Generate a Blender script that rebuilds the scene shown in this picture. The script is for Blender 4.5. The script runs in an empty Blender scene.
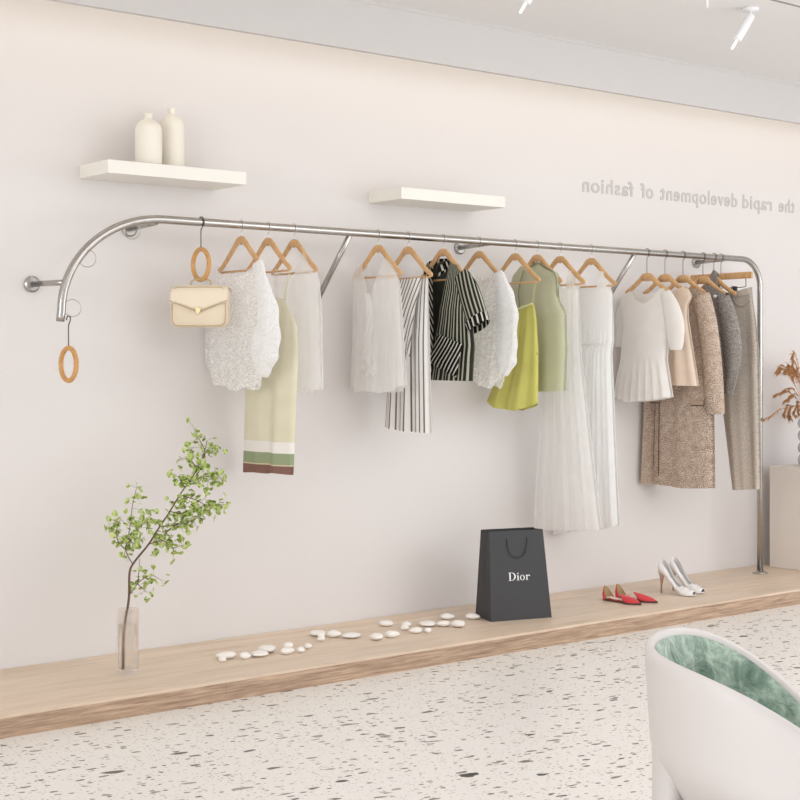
import bpy, bmesh, math, random
from mathutils import Vector, Matrix
PI = math.pi
rad = math.radians
random.seed(7)
COL = bpy.context.scene.collection
# measured outlines, metres; (height, offset) in each garment's own hanging plane
GD={'beige': {'B': [(0, 1.2673), (1, 1.2651)],
           'L': [(1.2498, -0.023), (1.7645, 0.0076), (1.8344, 0.0153)],
           'R': [(1.2537, 0.2537), (1.644, 0.1729), (1.7304, 0.1729), (1.7812, 0.2024), (1.8398, 0.1729)],
           'T': [(0.027, 1.7876), (0.2295, 1.798), (0.4562, 1.8198), (0.8, 1.8352), (0.9914, 1.8222), (1, 1.7924)],
           'TB': [(0.027, 1.7876), (0.2316, 1.8096), (0.4684, 1.8314), (0.8117, 1.841), (0.9914, 1.8222), (1, 1.7924)],
           'x': 6.5926},
 'coat': {'B': [(0, 0.676), (0.344, 0.6707), (0.691, 0.6602), (1, 0.6722)],
          'L': [(0.6577, -0.3462), (1.1708, -0.3138), (1.5937, -0.1391), (1.8182, -0.0537)],
          'R': [(0.6664, 0.2317), (1.1819, 0.2243), (1.5878, 0.217), (1.7626, 0.195), (1.8349, 0.1282)],
          'T': [(0.0096, 1.7711), (0.1665, 1.8052), (0.4319, 1.821), (0.7117, 1.837), (0.9712, 1.8291), (1, 1.7619), (1, 1.7977)],
          'TB': [(0.0096, 1.7711), (0.1665, 1.8052), (0.4575, 1.8328), (0.7117, 1.8429), (0.9712, 1.8291), (1, 1.7619), (1, 1.7977)],
          'sleeve': [(0.1502, 1.7874, 0.0594), (0.1946, 1.6463, 0.0626), (0.224, 1.4718, 0.0623), (0.2459, 1.2691, 0.062), (0.2605, 1.1017, 0.0582)],
          'x': 6.7521},
 'cream': {'B': [(0, 0.878), (0.3706, 0.8867), (0.5421, 0.8837), (0.7516, 0.8932), (1, 0.8876)],
           'L': [(0.8637, -0.1978), (1.0789, -0.189), (1.3175, -0.1802), (1.5068, -0.0678), (1.5998, -0.0169), (1.7008, 0.0419)],
           'R': [(0.8876, 0.1973), (1.2305, 0.2214), (1.458, 0.2373), (1.5945, 0.2294), (1.697, 0.1569)],
           'T': [(0.1238, 1.6084), (0.2225, 1.6724), (0.5081, 1.6989), (0.8881, 1.688), (0.9514, 1.6504), (0.9979, 1.5854)],
           'TB': [(0.0204, 1.5905), (0.4877, 1.6342), (0.9959, 1.5763)],
           'strap': [(0.1893, 1.8421), (0.1812, 1.8151), (0.1569, 1.7566), (0.1325, 1.6886)],
           'x': 3.8168},
 'dress1': {'B': [(0, 0.4806), (0.3144, 0.478), (1, 0.5083)],
            'L': [(0.447, -0.1967), (1.1914, -0.1329), (1.4966, -0.1014), (1.8008, -0.0935), (1.9084, -0.031)],
            'R': [(0.4923, 0.2999), (1.1981, 0.1895), (1.4674, 0.1522), (1.7921, 0.1371), (1.9235, 0.107)],
            'T': [(0.1712, 1.7993), (0.189, 1.8641), (0.4077, 1.7973), (0.6407, 1.7952), (0.7573, 1.8923), (0.9149, 1.9021), (0.9677, 1.7924)],
            'TB': [(0.1712, 1.7993), (0.189, 1.8641), (0.4006, 1.8082), (0.6396, 1.8171), (0.7573, 1.8923), (0.9149, 1.9021), (0.9677, 1.7924)],
            'x': 5.7307},
 'dress2': {'B': [(0, 0.4256), (0.2003, 0.4294), (0.4143, 0.4507), (0.7173, 0.4757), (1, 0.5103)],
            'L': [(0.4083, -0.3005), (1.1861, -0.1958), (1.459, -0.1561), (1.5835, -0.1402), (1.7991, -0.1561), (1.9227, -0.1324)],
            'R': [(0.4719, 0.211), (0.9194, 0.1814), (1.4576, 0.1516), (1.5235, 0.1665), (1.7876, 0.159), (1.9105, 0.1216)],
            'T': [(0, 1.7765), (0.0708, 1.8096), (0.1161, 1.8821), (0.2033, 1.881), (0.3271, 1.801), (0.5218, 1.7931), (0.7015, 1.8079),
                  (0.8496, 1.9067), (0.9304, 1.9001), (0.9351, 1.8218), (0.999, 1.7766)],
            'TB': [(0, 1.7765), (0.0708, 1.8096), (0.1161, 1.8821), (0.2033, 1.881), (0.3243, 1.8291), (0.5319, 1.8266), (0.7163, 1.8356),
                   (0.8496, 1.9067), (0.9304, 1.9001), (0.9351, 1.8218), (0.999, 1.7766)],
            'x': 5.9737},
 'jacket': {'B': [(0, 1.2457), (1, 1.2433)],
            'L': [(1.2097, -0.0306), (1.7744, -0.0229), (1.8761, -0.0153)],
            'R': [(1.2492, 0.2096), (1.708, 0.2096), (1.7847, 0.2022), (1.8702, 0.1282)],
            'T': [(0.0215, 1.8221), (0.2043, 1.8569), (0.5055, 1.8611), (0.7442, 1.8352), (0.9236, 1.8096), (1, 1.7727)],
            'TB': [(0.0178, 1.8341), (0.2139, 1.8689), (0.5303, 1.873), (0.7659, 1.8412), (0.9476, 1.8155), (1, 1.7727)],
            'sleeve': [(0.1652, 1.7801, 0.0444), (0.2093, 1.6492, 0.0588), (0.2385, 1.4843, 0.0621), (0.2314, 1.3434, 0.0439),
                       (0.2095, 1.2139, 0.0294)],
            'x': 6.9336},
 'lace1': {'B': [(0, 1.337), (0, 1.3746), (0.1248, 1.2953), (0.4084, 1.2966), (0.6587, 1.2655), (0.8849, 1.2895), (0.9932, 1.2763)],
           'L': [(1.262, -0.1915), (1.4127, -0.2632), (1.5551, -0.2632), (1.6964, -0.2272), (1.7665, -0.2093), (1.8746, -0.2004)],
           'R': [(1.2673, 0.1259), (1.5027, 0.1834), (1.682, 0.2159), (1.854, 0.1915)],
           'T': [(0, 1.8562), (0.0989, 1.8258), (0.2545, 1.7949), (0.4451, 1.7822), (0.6345, 1.8019), (0.8293, 1.8393), (0.9376, 1.8688), (1, 1.854)],
           'TB': [(0, 1.8562), (0.0974, 1.8352), (0.361, 1.8162), (0.6998, 1.819), (0.8733, 1.8475), (1, 1.863)],
           'sleeve': [(0.1669, 1.8508, 0.0328), (0.2075, 1.7497, 0.0487), (0.2477, 1.6452, 0.0643), (0.2473, 1.5199, 0.0884),
                      (0.2232, 1.4215, 0.0808), (0.2077, 1.3406, 0.0325)],
           'x': 3.6681},
 'lace2': {'B': [(0, 1.308), (0.2778, 1.3035), (0.5206, 1.2781), (0.8308, 1.2635), (0.9729, 1.3103)],
           'L': [(1.266, -0.0552), (1.5185, -0.0631), (1.7286, -0.0473), (1.8753, -0.0394)],
           'R': [(1.2692, 0.1695), (1.5155, 0.2072), (1.7201, 0.2147), (1.8644, 0.1922)],
           'T': [(0.006, 1.8491), (0.2073, 1.8313), (0.434, 1.8238), (0.6683, 1.8525), (0.8695, 1.871), (0.9898, 1.849)],
           'TB': [(0.0036, 1.8596), (0.2068, 1.8418), (0.4365, 1.8394), (0.6702, 1.8577), (0.8694, 1.8761), (0.9932, 1.8542)],
           'sleeve': [(0.1694, 1.8603, 0.0303), (0.2144, 1.761, 0.0525), (0.2367, 1.6428, 0.0672), (0.2367, 1.4897, 0.0672), (0.2219, 1.4029, 0.0599),
                      (0.1996, 1.3414, 0.0301)],
           'x': 5.136},
 'lime': {'B': [(0, 1.1895), (0.2824, 1.1541), (0.6754, 1.1421), (1, 1.1822)],
          'L': [(1.1786, -0.2308), (1.4134, -0.0784), (1.5206, -0.0391), (1.67, -0.0156)],
          'R': [(1.1402, 0.1683), (1.4658, 0.1683), (1.6234, 0.1608), (1.7132, 0.1457)],
          'T': [(0.003, 1.6167), (0.2337, 1.6637), (0.6073, 1.6886), (0.9945, 1.7079)],
          'TB': [(0.0164, 1.6007), (0.4228, 1.6151), (0.6739, 1.6353), (0.9733, 1.6869)],
          'strap': [(0.1683, 1.8595), (0.157, 1.8285), (0.1419, 1.7712), (0.1344, 1.703)],
          'x': 5.3934},
 'peplum': {'B': [(0, 1.4539), (0.348, 1.4282), (0.515, 1.4433), (0.7274, 1.418), (0.849, 1.453), (0.9933, 1.4279)],
            'L': [(1.4284, -0.146), (1.6171, -0.1377), (1.8241, -0.0887)],
            'R': [(1.413, 0.087), (1.5622, 0.1027), (1.7106, 0.1261), (1.8236, 0.1493)],
            'T': [(0.0101, 1.8139), (1, 1.8187)],
            'TB': [(0.0101, 1.8139), (1, 1.8187)],
            'x': 4.6582},
 'peplumtop': {'B': [(0, 1.2008), (0.3702, 1.1689), (0.7149, 1.1837), (1, 1.2034)],
               'L': [(1.1653, -0.2583), (1.408, -0.1946), (1.6018, -0.1709), (1.7378, -0.2025), (1.8259, -0.1946)],
               'R': [(1.175, 0.1879), (1.408, 0.1434), (1.5847, 0.1583), (1.7269, 0.1657), (1.8297, 0.1583)],
               'T': [(0, 1.7501), (0.0517, 1.7959), (0.2462, 1.8168), (0.36, 1.7688), (0.5511, 1.7376), (0.7187, 1.7645), (0.8505, 1.8203),
                     (0.9358, 1.8249), (1, 1.7893)],
               'TB': [(0, 1.7501), (0.0517, 1.7959), (0.2462, 1.8168), (0.4007, 1.7973), (0.6152, 1.8004), (0.8505, 1.8203), (0.9358, 1.8249),
                      (1, 1.7893)],
               'sleeve': [(0.1358, 1.7963, 0.0373), (0.1802, 1.7094, 0.0555), (0.2096, 1.6122, 0.0625), (0.2171, 1.5157, 0.0514),
                          (0.2172, 1.4703, 0.0367)],
               'sleeveL': [(-0.1789, 1.7665, 0.0316), (-0.2107, 1.6791, 0.0477), (-0.2266, 1.591, 0.0478), (-0.2345, 1.4907, 0.0399)],
               'x': 6.4368},
 'pocket': {'B': [(0, 1.3977), (1, 1.3274)],
            'L': [(1.4028, -0.0477), (1.546, 0.0237)],
            'R': [(1.3274, 0.1633), (1.4882, 0.2089)],
            'T': [(0.0427, 1.5459), (1, 1.4932)],
            'TB': [(0.0427, 1.5459), (1, 1.4932)],
            'x': 4.889},
 'sheer1': {'B': [(0, 1.2781), (0.3071, 1.2655), (0.6273, 1.2581), (0.7751, 1.2823), (1, 1.2744)],
            'L': [(1.2588, -0.1522), (1.7016, -0.1522), (1.7986, -0.1695), (1.9191, -0.1695)],
            'R': [(1.2652, 0.2348), (1.6434, 0.219), (1.7826, 0.2032), (1.854, 0.1633), (1.9153, 0.1472)],
            'T': [(0.0503, 1.8364), (0.1292, 1.8543), (0.2391, 1.8092), (0.3632, 1.7354), (0.5353, 1.7997), (0.7323, 1.8965), (0.8468, 1.9181),
                  (0.9542, 1.8404), (1, 1.7727)],
            'TB': [(0.0503, 1.8364), (0.1548, 1.8539), (0.2926, 1.8228), (0.5744, 1.8182), (0.7796, 1.8909), (0.8468, 1.9181), (0.9542, 1.8404),
                   (1, 1.7727)],
            'x': 3.9639},
 'sheer2': {'B': [(0, 1.2814), (0.2077, 1.2475), (0.4101, 1.2639), (0.6293, 1.2507), (0.8606, 1.2621), (1, 1.2921)],
            'L': [(1.251, -0.2228), (1.4131, -0.206), (1.6149, -0.1892), (1.8175, -0.206), (1.9085, -0.206)],
            'R': [(1.2583, 0.2204), (1.5581, 0.1973), (1.7769, 0.174), (1.8512, 0.1429), (1.9101, 0.1351)],
            'T': [(0, 1.8276), (0.1213, 1.8761), (0.2678, 1.8986), (0.3493, 1.8321), (0.4332, 1.7008), (0.6412, 1.8273), (0.8151, 1.9135),
                  (0.9033, 1.8971), (0.9832, 1.8662), (1, 1.8015)],
            'TB': [(0, 1.8276), (0.1213, 1.8761), (0.2678, 1.8986), (0.3493, 1.8321), (0.5207, 1.8143), (0.671, 1.8368), (0.8151, 1.9135),
                   (0.9033, 1.8971), (0.9832, 1.8662), (1, 1.8015)],
            'x': 4.4672},
 'shirt': {'B': [(0.0006, 1.3095), (1, 1.3079)],
           'L': [(1.3043, -0.112), (1.7248, -0.1282), (1.8293, -0.1445), (1.9226, -0.1363)],
           'R': [(1.3079, 0.224), (1.488, 0.2391), (1.6134, 0.2165), (1.764, 0.2089), (1.8564, 0.1633), (1.9299, 0.1095)],
           'T': [(0, 1.8241), (0.0981, 1.8798), (0.3492, 1.9179), (0.6096, 1.9248), (0.8108, 1.9168), (0.9325, 1.8941), (1, 1.7991), (1, 1.8564)],
           'TB': [(0, 1.8241), (0.0981, 1.8798), (0.3492, 1.9179), (0.6096, 1.9248), (0.8108, 1.9168), (0.9325, 1.8941), (1, 1.7991), (1, 1.8564)],
           'cuff': [(0.2572, 1.6175, 0.0787), (0.2798, 1.5772, 0.0708)],
           'sleeve': [(0.14, 1.8373, 0.0538), (0.1933, 1.7646, 0.0684), (0.231, 1.6882, 0.0716), (0.2686, 1.6023, 0.071)],
           'x': 4.889},
 'shirtL': {'B': [(0.0124, 1.3199), (0.942, 1.3099)],
            'L': [(1.3043, -0.112), (1.7248, -0.1282), (1.8293, -0.1445), (1.9226, -0.1363)],
            'R': [(1.3047, -0.0717), (1.3874, -0.0317), (1.6187, -0.0238), (1.8255, -0.0557), (1.9192, -0.0717)],
            'T': [(0, 1.8241), (0.3731, 1.8746), (0.9497, 1.8985)],
            'TB': [(0, 1.8241), (0.3731, 1.8746), (0.9497, 1.8985)],
            'x': 4.889},
 'shirtR': {'B': [(0, 1.3099), (1, 1.3079)],
            'L': [(1.3047, -0.0717), (1.3874, -0.0477), (1.6176, 0.0237), (1.8208, 0.055), (1.9117, 0.0707)],
            'R': [(1.3079, 0.224), (1.488, 0.2391), (1.6134, 0.2165), (1.764, 0.2089), (1.8564, 0.1633), (1.9299, 0.1095)],
            'T': [(0.0154, 1.9066), (0.7278, 1.8941), (1, 1.7991), (1, 1.8564)],
            'TB': [(0.0154, 1.9066), (0.7278, 1.8941), (1, 1.7991), (1, 1.8564)],
            'x': 4.889},
 'stripeset': {'B': [(0, 1.0754), (0.2989, 1.0588), (0.5296, 1.0567), (1, 1.0529)],
               'L': [(1.0344, -0.1707), (1.4641, -0.1295), (1.7181, -0.105), (1.8237, -0.0805)],
               'R': [(1.048, 0.1802), (1.4376, 0.1648), (1.7096, 0.1571), (1.8233, 0.1571)],
               'T': [(0, 1.8139), (1, 1.8183)],
               'TB': [(0, 1.8139), (1, 1.8183)],
               'x': 4.6582},
 'trousers': {'B': [(0, 0.6318), (1, 0.6524)],
              'L': [(0.6318, 0.0908), (0.9308, 0.0456), (1.1716, 0.0076), (1.6562, 0.0228), (1.8369, 0.0456)],
              'R': [(0.6464, 0.3043), (1.4731, 0.2826), (1.651, 0.2608), (1.7702, 0.2389), (1.8537, 0.2316)],
              'T': [(0.0119, 1.8188), (0.5208, 1.8272), (0.9972, 1.8477)],
              'TB': [(0.0119, 1.8188), (0.5208, 1.8272), (0.9972, 1.8477)],
              'x': 7.1011},
 'vest': {'B': [(0, 1.259), (0.2913, 1.2391), (0.9991, 1.2491)],
          'L': [(1.2426, -0.1975), (1.8, -0.2136), (1.8818, -0.1895), (1.934, -0.1335)],
          'R': [(1.2438, 0.2125), (1.4662, 0.2273), (1.6673, 0.2199), (1.7163, 0.1752), (1.77, 0.1602), (1.8279, 0.1752), (1.8708, 0.1677),
                (1.9229, 0.0845)],
          'T': [(0, 1.8), (0.0316, 1.8704), (0.1006, 1.9277), (0.3957, 1.9137), (0.5855, 1.9168), (0.7575, 1.931), (0.9807, 1.8712), (0.9881, 1.9114),
                (1, 1.8329)],
          'TB': [(0, 1.8), (0.0316, 1.8704), (0.1006, 1.9277), (0.3621, 1.9463), (0.754, 1.9418), (0.9807, 1.8712), (0.9881, 1.9114), (1, 1.8329)],
          'x': 5.5561}}
PEB=[(3.4845, -0.413, 0.0433, 0.0182), (3.4333, -0.468, 0.0181, 0.0113), (3.5473, -0.4746, 0.025, 0.0182), (3.6297, -0.4641, 0.039, 0.0138),
 (3.708, -0.4049, 0.0418, 0.0186), (3.7559, -0.5018, 0.0323, 0.0184), (3.8462, -0.3721, 0.0259, 0.0094), (3.8198, -0.5107, 0.0208, 0.0116),
 (3.8978, -0.4573, 0.0188, 0.0117), (4.1235, -0.2199, 0.0417, 0.0147), (4.05, -0.3489, 0.0192, 0.0096), (4.1008, -0.2755, 0.0231, 0.0122),
 (4.1616, -0.303, 0.0341, 0.0195), (4.2133, -0.3706, 0.0413, 0.0146), (4.2756, -0.485, 0.0338, 0.0193), (4.3705, -0.4867, 0.034, 0.0195),
 (4.5428, -0.2194, 0.0431, 0.0152), (4.5987, -0.3068, 0.024, 0.0152), (4.5381, -0.3732, 0.02, 0.01), (4.6996, -0.3557, 0.0431, 0.0152),
 (4.5258, -0.4704, 0.0321, 0.0173), (4.5799, -0.4995, 0.0198, 0.0111), (4.8984, -0.2729, 0.0364, 0.0182), (4.7534, -0.4148, 0.0304, 0.0177),
 (4.798, -0.4735, 0.0354, 0.0202), (5.0007, -0.3548, 0.0364, 0.0182)]
STEM={'A': [(3.0216, -0.412, 0.5461), (2.9873, -0.412, 0.6104), (3.001, -0.412, 0.6937), (3.013, -0.412, 0.8005), (3.0302, -0.412, 0.8764)],
 'A2': [(2.9873, -0.412, 0.6104), (2.9448, -0.412, 0.652), (2.9313, -0.412, 0.7063), (2.9414, -0.412, 0.7438)],
 'A3': [(2.9925, -0.412, 0.6407), (3.0302, -0.412, 0.6685), (3.0909, -0.412, 0.7183), (3.126, -0.412, 0.7439)],
 'A4': [(2.9959, -0.412, 0.6634), (3.0302, -0.412, 0.63), (3.0735, -0.412, 0.6576)],
 'B': [(3.0079, -0.412, 0.4167), (3.0475, -0.412, 0.4667), (3.0997, -0.412, 0.4929), (3.1383, -0.412, 0.4738)],
 'B2': [(3.0475, -0.412, 0.4667), (3.0614, -0.412, 0.5658)],
 'B3': [(3.0423, -0.412, 0.4626), (3.0683, -0.412, 0.4262)],
 'Cc': [(3.0997, -0.412, 0.6246), (3.1612, -0.412, 0.6355), (3.1967, -0.412, 0.6046), (3.2415, -0.412, 0.6136)],
 'D': [(3.1612, -0.412, 0.6947), (3.2271, -0.412, 0.6964), (3.3139, -0.412, 0.703), (3.3873, -0.412, 0.7299)],
 'E': [(3.2505, -0.412, 0.8254), (3.3139, -0.412, 0.8059), (3.3781, -0.412, 0.7751), (3.4618, -0.412, 0.7764)],
 'F2': [(3.2957, -0.412, 0.8781), (3.3688, -0.412, 0.8982), (3.4337, -0.412, 0.895), (3.49, -0.412, 0.8842)],
 'G': [(3.3596, -0.412, 0.9623), (3.3965, -0.412, 1.0086), (3.4431, -0.412, 1.0228)],
 'H': [(3.2775, -0.412, 0.8554), (3.2415, -0.412, 0.8966), (3.2325, -0.412, 0.9206)],
 'I': [(3.3413, -0.412, 0.9393), (3.2957, -0.412, 0.9809), (3.292, -0.412, 1.0284)],
 'J': [(3.2056, -0.412, 0.7574), (3.2595, -0.412, 0.7461), (3.3504, -0.412, 0.7641), (3.4244, -0.412, 0.7722)],
 'K': [(3.3781, -0.412, 1.0173), (3.3504, -0.412, 1.066), (3.3358, -0.412, 1.0982)],
 'LL': [(3.2271, -0.412, 0.6964), (3.1878, -0.412, 0.6647), (3.1701, -0.412, 0.627)],
 'main': [(2.9618, -0.412, 0.1384), (2.9822, -0.412, 0.266), (3.0045, -0.412, 0.4017), (3.0079, -0.412, 0.5089), (3.0302, -0.412, 0.5531),
          (3.0997, -0.412, 0.6246), (3.1436, -0.412, 0.6835), (3.1967, -0.412, 0.7502), (3.2505, -0.412, 0.8254), (3.3139, -0.412, 0.9009),
          (3.3504, -0.412, 0.9547), (3.3781, -0.412, 1.0173), (3.3873, -0.412, 1.0568)]}

RAILY, RAILZ, RR = -0.25, 2.035, 0.0185

# ------------------------------------------------------------------ materials
def lin(c):
    return tuple(((v/255)/12.92 if v/255 <= .04045 else ((v/255+.055)/1.055)**2.4) for v in c) + (1,)

class NT:
    def __init__(s, name):
        s.m = bpy.data.materials.new(name); s.m.use_nodes = True
        s.n = s.m.node_tree.nodes; s.l = s.m.node_tree.links
        s.b = s.n['Principled BSDF']
    def add(s, t, **kw):
        n = s.n.new(t)
        for k, v in kw.items():
            if k.startswith('_'): setattr(n, k[1:], v)
            else: n.inputs[k.replace('_', ' ')].default_value = v
        return n
    def link(s, a, b): s.l.new(a, b)
    def val(s, x, sock):
        if isinstance(x, (int, float)): sock.default_value = x
        else: s.link(x, sock)
    def math(s, op, a, b=0.0, c=None):
        n = s.n.new('ShaderNodeMath'); n.operation = op
        s.val(a, n.inputs[0]); s.val(b, n.inputs[1])
        if c is not None: s.val(c, n.inputs[2])
        return n.outputs[0]
    def mix(s, f, a, b):
        n = s.n.new('ShaderNodeMix'); n.data_type = 'RGBA'
        s.val(f, n.inputs[0])
        for v, k in ((a, 6), (b, 7)):
            if isinstance(v, tuple): n.inputs[k].default_value = v
            else: s.link(v, n.inputs[k])
        return n.outputs[2]
    def ramp(s, f, stops, interp='LINEAR'):
        n = s.n.new('ShaderNodeValToRGB'); n.color_ramp.interpolation = interp
        e = n.color_ramp.elements
        while len(e) < len(stops): e.new(.5)
        for i, (p, c) in enumerate(stops): e[i].position = p; e[i].color = c
        s.link(f, n.inputs[0]); return n.outputs[0]
    def coord(s, which='Object', scale=(1,1,1), rot=(0,0,0)):
        t = s.n.new('ShaderNodeTexCoord'); m = s.n.new('ShaderNodeMapping')
        m.inputs['Scale'].default_value = scale; m.inputs['Rotation'].default_value = rot
        s.link(t.outputs[which], m.inputs[0]); return m.outputs[0]
    def noise(s, v, scale, detail=3, rough=.5, out='Fac', dist=0):
        n = s.add('ShaderNodeTexNoise', Scale=scale, Detail=detail, Roughness=rough, Distortion=dist)
        s.link(v, n.inputs['Vector']); return n.outputs[out]
    def bump(s, h, strength=.3, dist=.01):
        n = s.add('ShaderNodeBump', Strength=strength, Distance=dist)
        s.link(h, n.inputs['Height']); s.link(n.outputs[0], s.b.inputs['Normal'])
    def col(s, c): s.val(c, s.b.inputs['Base Color']) if not isinstance(c, tuple) else setattr(s.b.inputs['Base Color'], 'default_value', c)

def simple(name, c, rough=.5, metal=0, var=.04, scale=8, bump=0, bscale=60, **kw):
    t = NT(name); v = t.coord()
    f = t.noise(v, scale, 3)
    a = lin(c); d = tuple(x*(1-var) for x in a[:3]) + (1,); u = tuple(min(1, x*(1+var)) for x in a[:3]) + (1,)
    t.col(t.mix(f, d, u))
    t.b.inputs['Roughness'].default_value = rough; t.b.inputs['Metallic'].default_value = metal
    if bump: t.bump(t.noise(v, bscale, 4), bump, .003)
    for k, x in kw.items(): t.b.inputs[k.replace('_', ' ')].default_value = x
    return t.m

def fabric(name, c, alpha=1.0, rough=.85, trans=.25, weave=500, lace=False, colf=None, bump=.15, holes=None):
    t = NT(name); v = t.coord('UV')
    if colf: cc = colf(t, v)
    else:
        a = lin(c); f = t.noise(v, 14, 3)
        cc = t.mix(f, tuple(x*.95 for x in a[:3])+(1,), tuple(min(1, x*1.04) for x in a[:3])+(1,))
    if isinstance(cc, tuple): t.b.inputs['Base Color'].default_value = cc
    else: t.link(cc, t.b.inputs['Base Color'])
    t.b.inputs['Roughness'].default_value = rough
    t.b.inputs['Specular IOR Level'].default_value = .15
    t.bump(t.noise(v, weave, 2), bump, .002)
    tr = t.add('ShaderNodeBsdfTranslucent')
    if isinstance(cc, tuple): tr.inputs['Color'].default_value = cc
    else: t.link(cc, tr.inputs['Color'])
    mx = t.add('ShaderNodeMixShader', Fac=trans)
    t.link(t.b.outputs[0], mx.inputs[1]); t.link(tr.outputs[0], mx.inputs[2])
    last = mx.outputs[0]
    if alpha < 1 or lace:
        tp = t.add('ShaderNodeBsdfTransparent')
        m2 = t.add('ShaderNodeMixShader', Fac=alpha)
        t.link(tp.outputs[0], m2.inputs[1]); t.link(last, m2.inputs[2])
        if lace:
            vo = t.add('ShaderNodeTexVoronoi', Scale=105); vo.feature = 'DISTANCE_TO_EDGE'
            t.link(v, vo.inputs['Vector'])
            n2 = t.noise(v, 45, 4, .7, dist=1.2)
            n3 = t.noise(v, 220, 2)
            g = t.math('ADD', t.math('MULTIPLY', n2, .8), t.math('MULTIPLY', n3, .2))
            e = t.math('LESS_THAN', vo.outputs['Distance'], .09)
            g = t.math('ADD', g, t.math('MULTIPLY', e, .16))
            mr = t.add('ShaderNodeMapRange'); t.link(g, mr.inputs[0])
            mr.inputs[1].default_value = .4; mr.inputs[2].default_value = .75
            mr.inputs[3].default_value = alpha-.16; mr.inputs[4].default_value = 1.0
            t.link(mr.outputs[0], m2.inputs[0])
        last = m2.outputs[0]
    t.link(last, t.n['Material Output'].inputs['Surface'])
    return t.m

def stripes(period, duty, c1, c2, angle=0.0, jitter=0.0):
    """vertical stripes in UV metres"""
    def f(t, v):
        sp = t.add('ShaderNodeSeparateXYZ'); t.link(v, sp.inputs[0])
        x = t.math('ADD', t.math('MULTIPLY', sp.outputs[0], math.cos(angle)), t.math('MULTIPLY', sp.outputs[1], math.sin(angle)))
        if jitter: x = t.math('ADD', x, t.math('MULTIPLY', t.noise(v, 3, 1), jitter))
        fr = t.math('FRACT', t.math('DIVIDE', t.math('ADD', x, 50), period))
        k = t.math('LESS_THAN', fr, duty)
        return t.mix(k, lin(c2), lin(c1))
    return f

def wood(name, light, dark, scale=(1.2, 14, 14), rough=.45, bands=True, planks=None):
    t = NT(name); v = t.coord('Object', scale)
    n = t.noise(v, 2.2, 6, .62, dist=.6)
    n2 = t.noise(v, 9, 4, .6)
    f = t.math('ADD', t.math('MULTIPLY', n, .7), t.math('MULTIPLY', n2, .3))
    c = t.ramp(f, [(.33, lin(dark)), (.5, lin([(a+b)/2+6 for a, b in zip(light, dark)])), (.66, lin(light))])
    if planks:
        o = t.coord('Object'); sp = t.add('ShaderNodeSeparateXYZ'); t.link(o, sp.inputs[0])
        k = t.math('FLOOR', t.math('DIVIDE', sp.outputs[0], planks[0]))
        ky = t.math('FLOOR', t.math('DIVIDE', sp.outputs[1], planks[1]))
        wn = t.add('ShaderNodeTexWhiteNoise'); cmb = t.add('ShaderNodeCombineXYZ')
        t.link(t.math('ADD', k, t.math('MULTIPLY', ky, .37)), cmb.inputs[0]); t.link(ky, cmb.inputs[1])
        t.link(cmb.outputs[0], wn.inputs[0])
        c = t.mix(t.math('MULTIPLY', wn.outputs[0], .38), c, lin([x*.86 for x in light]))
        # seams between boards
        fy = t.math('FRACT', t.math('DIVIDE', sp.outputs[1], planks[1]))
        e = t.math('LESS_THAN', fy, .02)
        c = t.mix(t.math('MULTIPLY', e, .16), c, lin([x*.7 for x in dark]))
    t.link(c, t.b.inputs['Base Color']); t.b.inputs['Roughness'].default_value = rough
    t.bump(n2, .12, .002)
    return t.m

M = {}
M['wall'] = simple('wall_plaster', (224, 219, 217), .75, var=.012, scale=1.3, bump=.05, bscale=12)
M['ceiling'] = simple('ceiling_paint', (230, 228, 227), .8, var=.01)
M['fascia'] = simple('fascia_paint', (206, 202, 200), .7, var=.01)
M['shelf'] = simple('shelf_white', (238, 234, 226), .5, var=.01)
M['ceramic'] = simple('matt_ceramic', (240, 234, 222), .55, var=.02)
M['pedestal'] = simple('pedestal_paint', (228, 219, 210), .6, var=.01)
M['steel'] = simple('brushed_steel', (178, 174, 170), .24, 1.0, var=.06, scale=30)
M['steel_dark'] = simple('dark_steel', (92, 88, 86), .3, 1.0, var=.1)
M['hook'] = simple('bright_wire', (215, 213, 210), .2, .9, var=.05)
M['hanger'] = wood('hanger_beech', (222, 182, 132), (190, 144, 96), (20, 20, 6), .4)
M['hanger_pale'] = wood('hanger_pale_end', (214, 176, 108), (190, 148, 84), (20, 20, 6), .4)
M['ring'] = wood('ring_wood', (212, 164, 100), (184, 130, 72), (12, 12, 12), .3)
M['oak_top'] = wood('oak_top', (234, 215, 194), (206, 180, 154), (.9, 9, 9), .42, planks=(1.5, .2))
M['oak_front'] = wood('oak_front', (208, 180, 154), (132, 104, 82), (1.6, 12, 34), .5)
M['white_fab'] = fabric('white_cotton', (244, 242, 240), 1, trans=.3)
M['knit'] = fabric('white_knit', (248, 245, 241), 1, trans=.35, bump=.3, weave=300)
M['sheer'] = fabric('sheer_white', (255, 253, 250), .6, trans=.5)
M['veil'] = fabric('sheer_white_soft', (255, 253, 250), .62, trans=.5)
M['pleat'] = fabric('pleated_white', (255, 255, 254), .96, trans=.45)
M['lace'] = fabric('white_lace', (255, 255, 255), .93, trans=.45, lace=True, bump=.6, weave=120)
M['lace_body'] = fabric('white_lace_body', (255, 254, 253), .64, trans=.5, lace=True, bump=.12, weave=120)
M['beige'] = fabric('beige_cotton', (236, 216, 197), 1, trans=.15)
M['lime'] = fabric('lime_satin', (206, 202, 112), 1, rough=.45, trans=.05)
M['lime_trim'] = fabric('pale_lime_trim', (226, 222, 170), 1, trans=.1)
M['sage'] = fabric('sage_linen', (202, 203, 174), 1, trans=.05, bump=.4, weave=220)
M['sage_dark'] = fabric('sage_shade', (150, 152, 124), 1, trans=.05)  # darker sage: shade drawn along the front opening, and the armhole binding
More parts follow.
